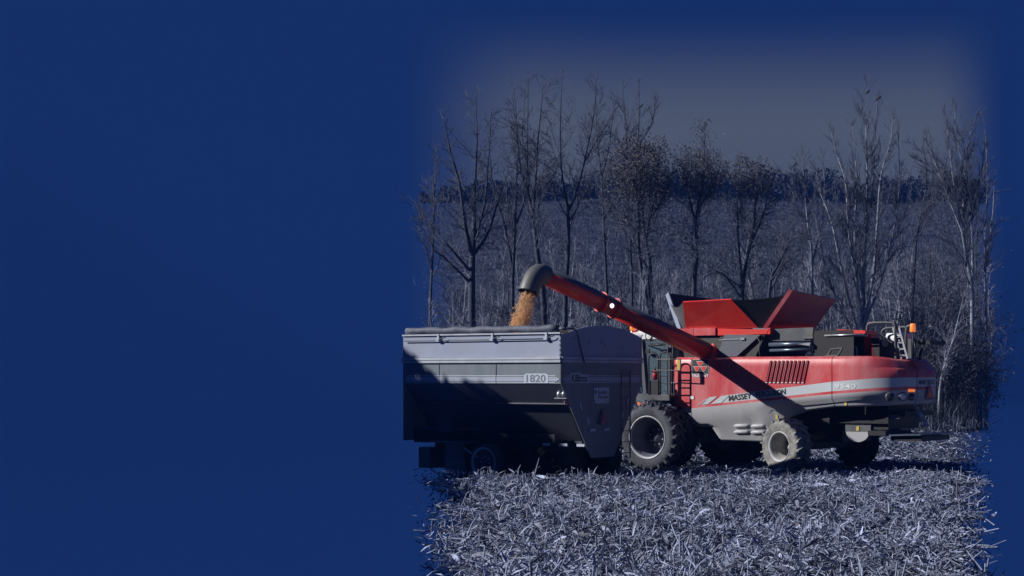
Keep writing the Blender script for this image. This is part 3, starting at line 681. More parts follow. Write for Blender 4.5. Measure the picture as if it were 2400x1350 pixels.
Z_CT = [(3.2, 1.25), (2.75, 1.27), (1.6, 1.37), (1.2, 1.62), (.85, 1.77), (.2, 1.80), (-.99, 1.92), (-2.1, 2.0), (-2.7, 1.97), (-4, 1.95)]
Z_CD = [(3.2, .10), (1.6, .16), (1.2, .30), (.85, .15), (.2, .08), (-.99, .09), (-2.1, .05), (-2.7, .02), (-4, .02)]
def shell_rows(q):
    w = float(1 - sstep(-3.1, -1.9, q)); bt = lin(q, Z_BT); ct = lin(q, Z_CT); low = .13 * (1 - w * .6)
    rows = [(3.01 - .07 * w, .14 + .30 * w, 0), (2.985 - .06 * w, .05 + .22 * w, 0), (2.93 - .05 * w, .0 + .17 * w, 0), (2.74, .10 * w, 0), (2.70, .06 * w, 0), (2.67, 0, 0),
            (lin(q, Z_ST), 0, 1), (lin(q, Z_SB), 0, 0), (lin(q, Z_RL), 0, 2), (ct, 0, 2), (ct - lin(q, Z_CD), low, 2), (bt + .05, low, 2), (bt, low + .035, 2), (bt - .005, low + .20, 2)]
    out = []; last = None
    for z, ins, m in rows:
        zz = max(z, bt) if m != 2 or z > bt - .004 else z
        out.append((zz, ins, m))
    return out
def shell(q0, q1, name, parent, sides=(1,), n=None):
    mb = MB(); n = n or max(3, int((q0 - q1) / .07)); qs = np.linspace(q0, q1, n + 1)
    for sg in sides:
        grid = []
        for q in qs:
            u, v, nn = plan_at(q); row = []
            for z, ins, m in shell_rows(q): row.append((u - nn[0] * ins, sg * (v - nn[1] * ins), z))
            grid.append(row)
        base = len(mb.v); k = len(grid[0])
        for row in grid: mb.v += row
        for i in range(n):
            qm = (qs[i] + qs[i + 1]) / 2; rr = shell_rows(qm)
            for j in range(k - 1):
                if abs(rr[j][0] - rr[j + 1][0]) < 1e-4 and abs(rr[j][1] - rr[j + 1][1]) < 1e-4: continue
                m = rr[j][2]
                if m == 1 and qm > 2.31: m = 0
                f = (base + i * k + j, base + i * k + j + 1, base + (i + 1) * k + j + 1, base + (i + 1) * k + j)
                mb.f.append(f if sg > 0 else f[::-1]); mb.m.append(m); mb.sm.append(True)
    return mb.build(name, ['red', 'silver', 'grey'], parent)
SEAM1, SEAM2 = 3.24, -.99
q_door = float(q_of[int(np.argmin(abs(V__ - .52) + (U_ > 0) * 9))])
for sg in (1, -1):
    shell(4.45, SEAM1 + .012, 'front_panel', comb, (sg,)); main = shell(SEAM1 - .012, SEAM2 + .010, 'side_panel', comb, (sg,))
    shell(SEAM2 - .010, q_door + .012, 'rear_quarter_panel', comb, (sg,))
    if sg > 0: main_panel = main
shell(q_door - .012, QEND, 'rear_door', comb, (1, -1))
SV = 1.556                                                           # just proud of the left side
def sidept(u, z, v=SV): return (u, v, z)

# ventilation louvres: recess shade is a black slab, lip highlight a white foot
for i in range(10):
    ut = .82 - i * .120; ub = .955 - i * .120; w = .032
    mb = MB(); mb.slab([(ut, SV, 2.905), (ut - w, SV, 2.905), (ub - w, SV, 2.345), (ub, SV, 2.345)], (0, .006, 0), 0)
    mb.bar((ut - w - .012, SV + .012, 2.905), (ub - w - .012, SV + .012, 2.345), .022, .018, 1)
    mb.box((ub - w * .8, SV + .008, 2.335), (.06, .018, .02), None, 2); mb.build('louvre_slot', ['black', 'red', 'decal_w'], comb)
# front end of the silver stripe and its two slashes
for pts in ([(2.31, 1.975), (2.05, 2.005), (2.30, 1.795), (2.62, 1.765)], [(2.66, 1.95), (2.42, 1.965), (2.72, 1.76), (2.90, 1.745)], [(2.76, 1.90), (2.72, 1.905), (3.0, 1.73), (3.04, 1.725)]):
    MB().slab([(u, SV, z) for u, z in pts], (0, .004, 0)).build('stripe_slash', 'silver', comb)
def side_text(x0, z0, x1, z1, h, dv=.006):
    def fn(x, y): u = x0 + (x1 - x0) * x; return (u, SV + dv, z0 + (z1 - z0) * x + h * y)
    return fn
lettering('side_lettering', 'MASSEY', side_text(2.07, 1.845, 1.38, 1.922, .15), 'decal', comb, .022)
lettering('side_lettering', 'FERGUSON', side_text(1.24, 1.937, .36, 2.035, .15), 'decal', comb, .022)
def q_text(q0, q1, z, h):
    def fn(x, y): u, v, n = plan_at(q0 + (q1 - q0) * x); return (u + n[0] * .008, v + n[1] * .008, z + h * y)
    return fn
lettering('model_number', '9540', q_text(-1.08, -1.66, 2.19, .12), 'decal_w', comb, .012)
def rear_text(x, y):
    v = .46 - .92 * x; u, vv_, n = plan_at(QEND + abs(v)); return (u - .010, v, 2.29 + .12 * y)
lettering('rear_lettering', 'MASSEY FERGUSON', rear_text, 'decal', comb, .022)
# emblem: black square, three triangles, the word below
mb = MB(); mb.slab([sidept(3.215, 2.945), sidept(2.69, 2.945), sidept(2.69, 2.56), sidept(3.215, 2.56)], (0, .004, 0)); em = mb.build('emblem_plate', 'decal', comb)
mb = MB()
for a, b, c, d in [(3.215, 2.945, 2.69, 2.937), (3.215, 2.568, 2.69, 2.56), (3.215, 2.945, 3.205, 2.56), (2.70, 2.945, 2.69, 2.56)]:
    mb.slab([sidept(a, b, SV + .005), sidept(c, b, SV + .005), sidept(c, d, SV + .005), sidept(a, d, SV + .005)], (0, .003, 0))
mb.build('emblem_border', 'silver', em)
for (cu_, zt, w, h) in [(2.95, 2.90, .26, .17), (3.055, 2.765, .24, .17), (2.845, 2.765, .24, .17)]:
    mb = MB(); mb.slab([sidept(cu_ + w / 2, zt, SV + .006), sidept(cu_ - w / 2, zt, SV + .006), sidept(cu_, zt - h, SV + .006)], (0, .003, 0), 0)
    k = .80; cz = zt - h * .36
    mb.slab([sidept(cu_ + w / 2 * k, cz + h * .36 * k, SV + .010), sidept(cu_ - w / 2 * k, cz + h * .36 * k, SV + .010), sidept(cu_, cz - h * .64 * k, SV + .010)], (0, .002, 0), 1)
    mb.build('emblem_triangle', ['silver', 'red_deep'], em)
lettering('emblem_word', 'TRIDENT', side_text(3.215, 2.475, 2.69, 2.475, .07), 'decal_w', comb, .03)
# lower pressed ribs and stickers
for z in (1.19, 1.03):
    for (a, b) in ((1.98, 1.50), (1.46, 1.02)):
        mb = MB(); mb.tube([(a, SV - .13, z), (a - .08, SV - .115, z + .005), (b + .08, SV - .115, z + .012), (b, SV - .13, z + .012)], [.025, .055, .055, .025], 10); mb.build('pressed_rib', 'grey', comb)
for (u, z, w, h, vv_) in [(.72, 1.50, .06, .12, SV - .125), (3.26, 1.97, .11, .08, SV + .002), (.86, 1.40, .001, .001, SV)]:
    MB().slab([(u, vv_, z), (u - w, vv_, z), (u - w, vv_, z - h), (u, vv_, z - h)], (0, .008, 0)).build('warning_sticker', 'yellow' if u < 1 else 'white', comb)
MB().slab([(-1.28, SV - .125, 1.86), (-1.35, SV - .125, 1.86), (-1.35, SV - .125, 1.76), (-1.28, SV - .125, 1.76)], (0, .01, 0)).build('warning_sticker', 'yellow', comb)
# tail lamps, reflector, slow vehicle triangle
def on_shell(q, z, out=.0):
    u, v, n = plan_at(q); ins = 0
    return Vector((u + n[0] * out, v + n[1] * out, z)), Vector((n[0], n[1], 0))
for q, r_, kind in ((-2.52, .105, 'tail'), (-2.86, .10, 'white'), (-3.14, .095, 'tail')):
    p, n = on_shell(q, 1.985, -.02); mb = MB(); q_ = n.to_track_quat('Z', 'Y').to_matrix()
    for (prof, mi) in (([(r_, -.02), (r_ + .012, .03), (r_ * .86, .045)], 1), ([(r_ * .86, .04), (r_ * .6, .055), (.002, .06)], 0)):
        b0 = len(mb.v); mb.lathe(prof, (0, 0, 0), 24, mi, 'z')
        for i in range(b0, len(mb.v)): mb.v[i] = tuple(q_ @ Vector(mb.v[i]) + p)
    mb.build('tail_lamp', [kind, 'grey_dark'], comb)
p, n = on_shell(-3.14, 2.14, .0); t_ = Vector((n.y, -n.x, 0))
MB().slab([p + t_ * .11 + Vector((0, 0, .035)), p - t_ * .11 + Vector((0, 0, .035)), p - t_ * .11 - Vector((0, 0, .035)), p + t_ * .11 - Vector((0, 0, .035))], n * .02).build('side_reflector', 'orange_lit', comb)  # reflector, no lamp: its glow is emission in the material
mb = MB(); u0 = -2.975
mb.slab([(u0, .05, 2.27), (u0, -.05, 2.27), (u0, -.22, 1.93), (u0, -.20, 1.90), (u0, .20, 1.90), (u0, .22, 1.93)], (-.012, 0, 0), 0)
mb.slab([(u0 - .013, 0, 2.20), (u0 - .013, -.155, 1.955), (u0 - .013, .155, 1.955)], (-.004, 0, 0), 1)
mb.build('slow_vehicle_triangle', ['smv_old', 'smv'], comb)

# inner mass of the machine: deck, threshing body, axles
MB().box((.80, 0, 2.72), (5.7, 2.60, .30), None, 0, .3).build('engine_deck', 'black', comb)
mb = MB(); mb.box((1.6, 0, 1.85), (4.6, 2.3, 1.5)); mb.box((.2, 0, 1.1), (2.2, 1.6, .6)); mb.box((-1.3, 0, 1.9), (2.0, 2.0, 1.2)); mb.build('threshing_body', 'black', comb)
mb = MB(); mb.box((0.05, 0, .72), (.26, 3.6, .24)); mb.box((4.0, 0, .88), (.5, 3.2, .4)); mb.bar((.1, 1.2, .75), (1.6, .4, 1.2), .1); mb.bar((.1, -1.2, .75), (1.6, -.4, 1.2), .1); mb.build('axles', 'black', comb)
for v_, f_ in ((2.25, 1), (1.60, 1), (-1.60, -1), (-2.25, -1)):
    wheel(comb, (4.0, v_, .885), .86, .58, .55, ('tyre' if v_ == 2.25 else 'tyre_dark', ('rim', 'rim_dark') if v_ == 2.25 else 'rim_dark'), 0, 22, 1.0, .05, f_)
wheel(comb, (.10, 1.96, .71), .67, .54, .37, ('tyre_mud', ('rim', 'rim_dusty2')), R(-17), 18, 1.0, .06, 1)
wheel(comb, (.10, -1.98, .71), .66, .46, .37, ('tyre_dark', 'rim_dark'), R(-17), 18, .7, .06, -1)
# straw chopper, spreader and tail ladder
mb = MB(); arc = [(-1.04, 1.66), (-1.80, 1.68)] + [(-1.42 - .36 * math.cos(t), 1.12 - .30 * math.sin(t)) for t in np.linspace(0, math.pi, 14)]
mb.slab([(a, .95, z) for a, z in arc], (0, -.05, 0), 0)
for i in range(2): mb.bar((-1.28 - .3 * i, .97, 1.42), (-1.28 - .3 * i, .97, 1.28), .025, .02, 1)
plate = mb.build('chopper_plate', ['grey_dark', 'steel'], comb)
mb = MB(); arc = [(-1.42 - .33 * math.cos(t), 1.08 - .26 * math.sin(t)) for t in np.linspace(0, math.pi, 14)]
mb.slab([(a, .957, z) for a, z in arc], (0, .02, 0)); mb.build('skid_shoe', 'grey', plate)
MB().slab([(-1.38, .957, 1.22), (-1.46, .957, 1.22), (-1.46, .957, 1.11), (-1.38, .957, 1.11)], (0, .012, 0)).build('warning_sticker', 'yellow', plate)
mb = MB(); mb.box((-1.65, 0, 1.42), (1.2, 1.8, .55)); mb.box((-2.3, 0, 1.55), (.8, 1.7, .12)); mb.bar((-1.7, .85, 1.62), (-2.7, .75, 1.60), .08, .06, 1); mb.bar((-1.9, .9, 1.45), (-2.55, .85, 1.48), .12, .10, 1)
mb.build('straw_chopper', ['black', 'grey_dark'], comb)
mb = MB(); mb.box((-2.62, .05, 1.02), (1.15, 1.9, .04), Matrix.Rotation(R(2), 3, 'Y'), 1); mb.box((-2.75, .05, .93), (.85, 1.7, .13)); mb.box((-2.0, .3, 1.06), (.5, 1.5, .12)); mb.build('straw_spreader', ['black', 'blue_steel'], comb)
def ladder(name, a, b, side_v, width, rungs, r_, mat, parent):
    mb = MB(); a, b = Vector(a), Vector(b); s = Vector(side_v) * width / 2
    mb.bar(a - s, b - s, r_ * 2); mb.bar(a + s, b + s, r_ * 2)
    for i in range(rungs):
        p = a.lerp(b, (i + .5) / rungs); mb.bar(p - s, p + s, r_ * 1.6)
    return mb.build(name, mat, parent)
ladder('tail_ladder', (-2.62, .12, 1.78), (-2.98, .12, 1.22), (.3, -.95, 0), .30, 3, .022, 'steel', comb)

# grain tank with four opened flaps and rubber corners
mb = MB(); TB = 3.76                                                  # rim of the tank
mb.slab([(3.72, 1.32, 3.60), (1.10, 1.32, 3.60), (1.45, 1.36, 2.86), (3.55, 1.36, 2.86)], (0, -2.66, 0)); mb.build('grain_tank', 'mesh_black', comb)
mb = MB(); mb.slab([(3.80, 1.36, 3.77), (3.80, -1.36, 3.77), (3.80, -1.36, 3.59), (3.80, 1.36, 3.59)], (-.1, 0, 0)); mb.box((3.53, 1.37, 3.68), (.50, .06, .19)); mb.box((2.92, 1.375, 3.685), (.68, .06, .20)); mb.build('tank_collar', 'red', comb)
mb = MB(); mb.slab([(2.56, 1.36, 3.76), (.98, 1.36, 3.72), (1.05, 1.36, 3.60), (2.56, 1.36, 3.58)], (0, -.05, 0)); mb.box((.98, 0, 3.68), (.08, 2.7, .16)); mb.box((2.4, -1.36, 3.68), (2.8, .06, .18)); mb.build('tank_collar', 'red_deep', comb)
t_ = .025
MB().slab([(3.56, 1.33, TB), (1.30, 1.33, TB), (1.84, 1.82, 4.50), (3.34, 1.82, 4.46)], (0, -t_, t_)).build('tank_flap', 'red_deep', comb)
MB().slab([(1.14, 1.28, TB), (1.14, -1.40, TB), (.52, -1.52, 4.58), (.52, 1.00, 4.74)], (t_, 0, t_)).build('tank_flap', 'red_deep', comb)
MB().slab([(3.70, 1.30, TB), (3.70, -1.30, TB), (4.22, -1.2, 4.64), (4.22, 1.12, 4.72)], (-t_, 0, t_)).build('tank_flap', 'mesh_black', comb)
MB().slab([(3.56, -1.33, TB), (1.30, -1.33, TB), (1.60, -1.86, 4.52), (3.50, -1.86, 4.62)], (0, t_, t_)).build('tank_flap', 'slate', comb)
mb = MB(); mb.bar((3.76, 1.30, TB), (4.25, 1.16, 4.74), .05, .14); mb.build('flap_edge', 'cart_light', comb)
mb = MB(); mb.bar((1.13, 1.29, TB), (.505, 1.01, 4.75), .03, .10); mb.build('flap_edge', 'red', comb)
def corner_sheet(a0, a1, b0, b1, sag, parent):
    mb = MB(); n = 10
    for i in range(n + 1):
        f = i / n; lo = Vector(a0).lerp(Vector(b0), f); hi = Vector(a1).lerp(Vector(b1), f); k = math.sin(f * math.pi) * sag
        mb.v += [tuple(lo), tuple(lo.lerp(hi, .5) - Vector((0, 0, k * .3))), tuple(hi - Vector((0, 0, k)))]
    for i in range(n):
        for j in range(2): mb.f.append((i * 3 + j, i * 3 + j + 1, i * 3 + j + 4, i * 3 + j + 3)); mb.m.append(0); mb.sm.append(True)
    return mb.build('rubber_corner', 'spout' if sag > .1 else 'mesh_black', parent)
corner_sheet((3.57, 1.32, TB), (3.34, 1.80, 4.46), (3.69, 1.28, TB), (4.1, 1.30, 4.50), .14, comb)
corner_sheet((1.30, 1.32, TB), (1.84, 1.80, 4.49), (1.16, 1.26, TB), (.60, 1.02, 4.62), .04, comb)
corner_sheet((1.30, -1.32, TB), (1.62, -1.84, 4.5), (1.16, -1.36, TB), (.56, -1.50, 4.58), .03, comb)
corner_sheet((3.56, -1.32, TB), (3.5, -1.84, 4.6), (3.69, -1.28, TB), (4.2, -1.2, 4.62), .03, comb)

# unloading auger
A0 = Vector((2.86, 1.30, 3.12)); A1 = Vector((4.29, 6.69, 5.00)); ad = (A1 - A0).normalized()
def auger_tube(name, a, b, r_, top):
    mb = MB(); n = 28; up = Vector((0, 0, 1)); up = (up - ad * up.dot(ad)).normalized(); sd = ad.cross(up)
    for p in (a, b):
        for k in range(n): an = 2 * math.pi * k / n; mb.v.append(tuple(p + (up * math.cos(an) + sd * math.sin(an)) * r_))
    for k in range(n):
        an = 2 * math.pi * (k + .5) / n; nn_ = up * math.cos(an) + sd * math.sin(an)
        mb.f.append((k, (k + 1) % n, (k + 1) % n + n, k + n)); mb.m.append(1 if (top and nn_.dot(up) > .25) else 0); mb.sm.append(True)  # top faces slate: a blue dimming over the red tube, put into colour
    mb.f.append(tuple(range(n))[::-1]); mb.m.append(0); mb.sm.append(False); mb.f.append(tuple(range(n, 2 * n))); mb.m.append(0); mb.sm.append(False)
    return mb.build(name, ['red_deep', 'slate'], comb)
mid = A0.lerp(A1, .60)
auger_tube('auger_tube', A0 - ad * .1, mid, .245, True); auger_tube('auger_tube', mid - ad * .02, A1, .232, True)
for f_ in (.585, .665):
    mb = MB(); c_ = A0.lerp(A1, f_); mb.tube([c_ - ad * .035, c_ + ad * .035], .262, 28); mb.build('clamp_ring', 'red_deep', comb)
mb = MB(); c_ = A0.lerp(A1, .02); mb.tube([c_ - ad * .5 + Vector((0, 0, -.1)), c_], .30, 20); mb.box((2.7, 1.0, 2.98), (.8, .7, .45)); mb.build('auger_pivot', 'red_deep', comb)
# work lamp under the tube, lens towards the cart
lc = A0.lerp(A1, .625) + Vector((-.20, .13, -.02)); ln_ = Vector((-.86, .50, -.08)).normalized(); q_ = ln_.to_track_quat('Z', 'Y').to_matrix()
mb = MB(); mb.lathe([(.04, -.10), (.075, -.02), (.075, .02), (.062, .025)], (0, 0, 0), 20, 1, 'z'); mb.lathe([(.062, .024), (.04, .034), (.001, .037)], (0, 0, 0), 20, 0, 'z')
mb.v = [tuple(q_ @ Vector(p) + lc) for p in mb.v]; mb.build('work_lamp', ['lamp', 'black'], comb)
# rubber elbow spout
o_ = ad.copy(); hz = Vector((ad.x, ad.y, 0)).normalized(); down = (hz * .40 + Vector((-.05, 0, -.92))).normalized()
path = [A1 - ad * .12, A1 + ad * .05]; d_ = ad.copy(); p_ = A1 + ad * .05
for i in range(7): d_ = d_.lerp(down, .36).normalized(); p_ = p_ + d_ * .078; path.append(p_)
for i in range(2): p_ = p_ + down * .06; path.append(p_)
mb = MB(); mb.tube(path, [.24, .245] + [.25] * (len(path) - 2), 26, 0, False); mb.tube(path[-3:], .235, 26, 1, False); mb.build('elbow_spout', ['spout', 'black'], comb)
SPOUT = comb.matrix_basis @ p_

# shields, pipes, engine and rails on the deck
mb = MB(); mb.slab([(1.10, 1.18, 3.73), (-.18, 1.18, 3.76), (-.18, 1.18, 3.42), (1.05, 1.18, 3.42)], (0, -.1, 0)); mb.build('engine_shield', 'grey_dark', comb)
mb = MB(); mb.slab([(.02, 1.20, 3.74), (-.27, 1.20, 3.76), (-.25, 1.20, 3.55), (-.10, 1.20, 3.55)], (0, .02, 0)); mb.slab([(.02, 1.20, 3.56), (-.25, 1.20, 3.57), (-.25, 1.20, 3.47), (.04, 1.20, 3.47)], (0, .02, 0)); mb.build('hinge_plate', 'spout', comb)
for i, (z, m_) in enumerate(((3.32, 'blue_steel'), (3.17, 'blue_steel'))):
    mb = MB(); mb.tube([(1.02, 1.24, z), (-.22, 1.24, z + .02)], .055 if i == 0 else .04, 12); mb.build('long_pipe', m_, comb)
mb = MB(); mb.slab([(.15, 1.25, 3.33), (-.24, 1.25, 3.37), (-.22, 1.25, 3.28)], (0, .07, 0)); mb.build('sheet_corner', 'steel', comb)
mb = MB(); mb.slab([(2.3, 1.40, 3.60), (1.2, 1.40, 3.58), (1.9, 1.44, 3.02), (2.5, 1.44, 3.02)], (0, -.05, 0)); mb.build('tank_slope', 'slate', comb)
mb = MB(); mb.bar((2.45, 1.42, 3.46), (1.75, 1.42, 3.48), .022); mb.box((1.72, 1.42, 3.48), (.12, .05, .06)); mb.build('latch_rod', 'steel', comb)
mb = MB(); mb.tube([(1.3, 1.42, 3.55), (1.2, 1.43, 3.4), (1.22, 1.44, 3.2), (1.18, 1.45, 3.03)], .012, 6); mb.build('hose', 'spout', comb)
mb = MB(); mb.box((-.85, .55, 3.30), (1.15, 1.3, .75)); mb.box((-1.55, .1, 3.2), (.9, 1.6, .55)); mb.build('engine_block', 'black', comb)
mb = MB(); mb.slab([(-.95, 1.20, 3.70), (-1.75, 1.20, 3.66), (-1.75, 1.20, 3.58), (-1.0, 1.20, 3.60)], (0, -.7, 0)); mb.slab([(-1.58, .9, 3.62), (-1.72, .9, 3.62), (-1.9, .9, 3.0), (-1.55, .9, 3.0)], (0, -.4, 0)); mb.build('engine_cowl', 'red_deep', comb)
mb = MB(); mb.tube([(-.60, 1.22, 3.54), (-1.72, 1.22, 3.56)], .022, 8); mb.tube([(-1.1, 1.18, 3.52), (-1.80, 1.18, 3.53)], .014, 8); mb.build('stay_rod', 'steel', comb)
def rail(name, pts, r_, mat): mb = MB(); mb.tube([tuple(p) for p in smooth_path(pts, 5)], r_, 8); return mb.build(name, mat, comb)
rail('hand_rail', [(-1.50, .60, 3.02), (-1.50, .60, 3.5), (-1.51, .60, 3.78), (-1.60, .60, 3.86), (-1.9, .60, 3.87), (-2.20, .60, 3.86), (-2.29, .60, 3.80), (-2.30, .60, 3.5), (-2.31, .60, 3.25)], .032, 'grey_dark')
rail('hand_rail', [(-2.20, .55, 3.32), (-1.98, .55, 3.48), (-1.90, .55, 3.62), (-2.0, .55, 3.72), (-2.3, .55, 3.74), (-2.6, .55, 3.75)], .030, 'grey_dark')
rail('hand_rail', [(-2.58, .55, 3.02), (-2.57, .55, 3.5), (-2.60, .55, 3.74), (-2.70, .55, 3.78), (-2.8, .55, 3.77)], .030, 'grey_dark')
rail('hand_rail', [(-.85, 1.1, 3.02), (-.80, 1.1, 3.22), (-1.1, 1.1, 3.28), (-1.35, 1.1, 3.27), (-1.46, 1.1, 3.2), (-1.47, 1.1, 3.0)], .022, 'steel')
rail('hand_rail', [(-1.52, .62, 3.30), (-1.8, .62, 3.31), (-2.05, .62, 3.30)], .018, 'steel')
rail('hose', [(-2.24, .5, 3.42), (-2.38, .5, 3.46), (-2.48, .5, 3.3), (-2.50, .5, 3.0)], .03, 'black')
mb = MB(); mb.bar((-.66, 1.2, 3.02), (-.78, 1.2, 3.2), .03); mb.bar((-.96, 1.2, 3.02), (-1.08, 1.2, 3.2), .03); mb.bar((-.62, 1.2, 3.03), (-.98, 1.2, 3.03), .06, .03); mb.bar((-.78, 1.2, 3.2), (-1.10, 1.2, 3.22), .03); mb.build('access_step', 'spout', comb)
ladder('deck_ladder', (-2.30, .55, 3.76), (-2.56, .58, 2.95), (-1, .0, 0), .17, 5, .026, 'steel', comb)
mb = MB(); mb.tube([(-1.95, .3, 3.48), (-2.62, .3, 3.46)], .14, 14); mb.build('white_canister', 'white', comb)
mb = MB(); mb.tube([(-2.02, .72, 3.33), (-2.10, .76, 3.34)], [.11, .10], 12); mb.box((-1.93, .72, 3.19), (.17, .1, .10)); mb.bar((-2.0, .72, 3.2), (-2.0, .72, 2.95), .02); mb.build('small_lamp', 'spout', comb)
mb = MB(); mb.box((-2.05, .3, 3.1), (.6, .7, .3)); mb.box((-2.7, .45, 3.2), (.10, .3, .5)); mb.build('tail_machinery', 'grey_dark', comb)
mb = MB(); mb.tube([(-2.79, .6, 2.95), (-2.79, .6, 3.64)], .018, 6, 1); mb.lathe([(.06, 3.62), (.075, 3.64), (.07, 3.80), (.055, 3.83), (.001, 3.835)], (-2.79, .6, 0), 16, 0, 'z'); mb.tube([(-2.80, .58, 3.0), (-2.86, .58, 3.2), (-2.80, .58, 3.45)], .02, 6, 1); mb.build('rear_beacon', ['orange_lit', 'black'], comb)
mb = MB(); mb.box((-2.95, -.2, 3.36), (.35, .9, .10)); mb.bar((-2.7, -.2, 3.3), (-2.6, -.2, 2.9), .06); mb.build('rear_arm', 'black', comb)

# cab, platform, rails and steps
mb = MB()
plan_r = [(5.62, 1.02), (4.30, 1.02), (4.15, .85), (4.15, -.85), (4.30, -1.02), (5.62, -1.02), (5.86, -.6), (5.86, .6)]
for z, k in ((3.46, .92), (3.52, 1.0), (3.68, 1.0), (3.76, .93), (3.82, .75)): mb.v += [(5.0 + (a - 5.0) * k, b * k, z) for a, b in plan_r]
for i in range(4):
    for k in range(8): mb.f.append((i * 8 + k, i * 8 + (k + 1) % 8, i * 8 + 8 + (k + 1) % 8, i * 8 + 8 + k)); mb.m.append(0); mb.sm.append(False)
mb.f.append(tuple(range(32, 40))); mb.m.append(0); mb.sm.append(False); mb.f.append(tuple(range(8))[::-1]); mb.m.append(1); mb.sm.append(False)
roof = mb.build('cab_roof', ['white', 'grey_dark'], comb)
mb = MB(); b0 = 0; mb.lathe([(.11, 0), (.12, .03), (.09, .04)], (0, 0, 0), 20, 1); mb.lathe([(.09, .035), (.001, .045)], (0, 0, 0), 20, 0); mb.v = [(a + 4.95, b + 1.0, c + 3.60) for a, b, c in mb.v]; mb.build('roof_lamp', ['white', 'decal'], roof)
mb = MB(); mb.tube([(5.50, .98, 3.45), (5.50, 1.0, 3.78)], .02, 6, 1); mb.lathe([(.065, 3.76), (.08, 3.78), (.075, 3.92), (.05, 3.95), (.001, 3.955)], (5.50, 1.0, 0), 16, 0, 'z'); mb.build('cab_beacon', ['orange_lit', 'black'], roof)
mb = MB(); mb.tube([(5.6, .9, 3.48), (5.66, 1.0, 3.40)], .08, 10); mb.tube([(5.42, .95, 3.46), (5.44, 1.05, 3.44)], .07, 10); mb.build('roof_work_lamp', 'steel', roof)
mb = MB(); mb.bar((5.20, 1.0, 3.48), (5.06, 1.0, 2.0), .12, .10); mb.bar((4.25, 1.0, 3.48), (4.25, 1.0, 2.0), .10, .10); mb.bar((5.20, -1.0, 3.48), (5.06, -1.0, 2.0), .12, .10); mb.bar((4.25, -1.0, 3.48), (4.25, -1.0, 2.0), .10); mb.box((4.7, 0, 1.9), (1.3, 2.1, .25)); mb.build('cab_frame', 'slate', comb)
MB().slab([(5.14, .995, 3.46), (4.30, .995, 3.46), (4.30, .995, 2.03), (5.02, .995, 2.03)], (0, -.02, 0)).build('side_window', 'glass', comb)
MB().slab([(5.75, .9, 3.46), (5.75, -.9, 3.46), (5.25, -.9, 2.0), (5.25, .9, 2.0)], (-.02, 0, 0)).build('windscreen', 'glass', comb)
MB().slab([(4.22, .9, 3.46), (4.22, -.9, 3.46), (4.22, -.9, 2.03), (4.22, .9, 2.03)], (-.02, 0, 0)).build('rear_window', 'glass', comb)
mb = MB(); mb.box((4.6, 0, 2.25), (.5, .5, .5)); mb.box((4.4, 0, 2.65), (.12, .5, .6)); mb.build('driver_seat', 'slate', comb)
mb = MB(); mb.tube([(5.0, 1.0, 3.35), (4.6, 1.25, 3.36), (4.3, 1.3, 3.34)], .02, 6); mb.box((4.55, 1.2, 3.36), (.5, .04, .07)); mb.box((4.93, 1.1, 3.18), (.12, .05, .12)); mb.build('mirror_arm', 'black', comb)
mb = MB(); mb.box((4.25, 1.50, 1.97), (1.1, .85, .06)); mb.bar((4.75, 1.9, 1.9), (3.7, 1.9, 1.9), .05, .09); mb.build('platform', 'grey_dark', comb)
for (ua, ub, zt, nr) in ((4.36, 4.06, 3.10, 0), (4.00, 3.68, 3.13, 5)):
    mb = MB(); mb.tube([tuple(p) for p in smooth_path([(ua, 1.9, 1.98), (ua, 1.9, 2.6), (ua, 1.9, zt - .12), (ua - .08, 1.9, zt), (ub + .08, 1.9, zt), (ub, 1.9, zt - .12), (ub, 1.9, 2.6), (ub, 1.9, 1.98)], 5)], .020, 8)
    for i in range(nr): mb.bar((ua, 1.9, 2.1 + .2 * i), (ub, 1.9, 2.1 + .2 * i), .022)
    if not nr: mb.bar((ua, 1.9, 2.62), (ub, 1.9, 2.62), .02)
    mb.build('platform_rail', 'black', comb)
for u in (4.02, 3.86):
    mb = MB(); mb.tube([(u, 1.5, 1.98), (u, 1.5, 3.75)], .016, 6); mb.build('grab_pole', 'black', comb)
mb = MB(); mb.tube([(4.10, 1.92, 2.95), (3.34, 1.95, 2.95)], .015, 6); mb.tube([(3.32, 1.95, 2.96), (3.32, 1.95, 2.65), (4.1, 1.92, 2.66)], .015, 6); mb.box((3.38, 1.95, 2.80), (.09, .03, .28), None, 1); mb.build('mirror_frame', ['spout', 'yellow'], comb)
mb = MB(); mb.tube([(4.22, 1.8, 2.4), (4.22, 1.8, 2.60), (4.22, 1.8, 2.66)], [.085, .085, .03], 12); mb.tube([(4.22, 1.8, 2.66), (4.22, 1.8, 2.75)], .02, 6, 1); mb.build('fire_extinguisher', ['extinguisher', 'black'], comb)
MB().box((4.20, 1.82, 2.17), (.34, .12, .42), None, 0, .04).build('step_guard', 'black', comb)
mb = MB(); mb.box((4.85, 1.55, 1.75), (.20, .06, .07)); mb.build('side_marker', 'orange_lit', comb)
mb = MB(); mb.slab([(5.0, .7, 1.9), (6.6, .7, 1.1), (6.6, .7, .5), (4.6, .7, 1.2)], (0, -1.4, 0)); mb.build('feeder_house', 'black', comb)
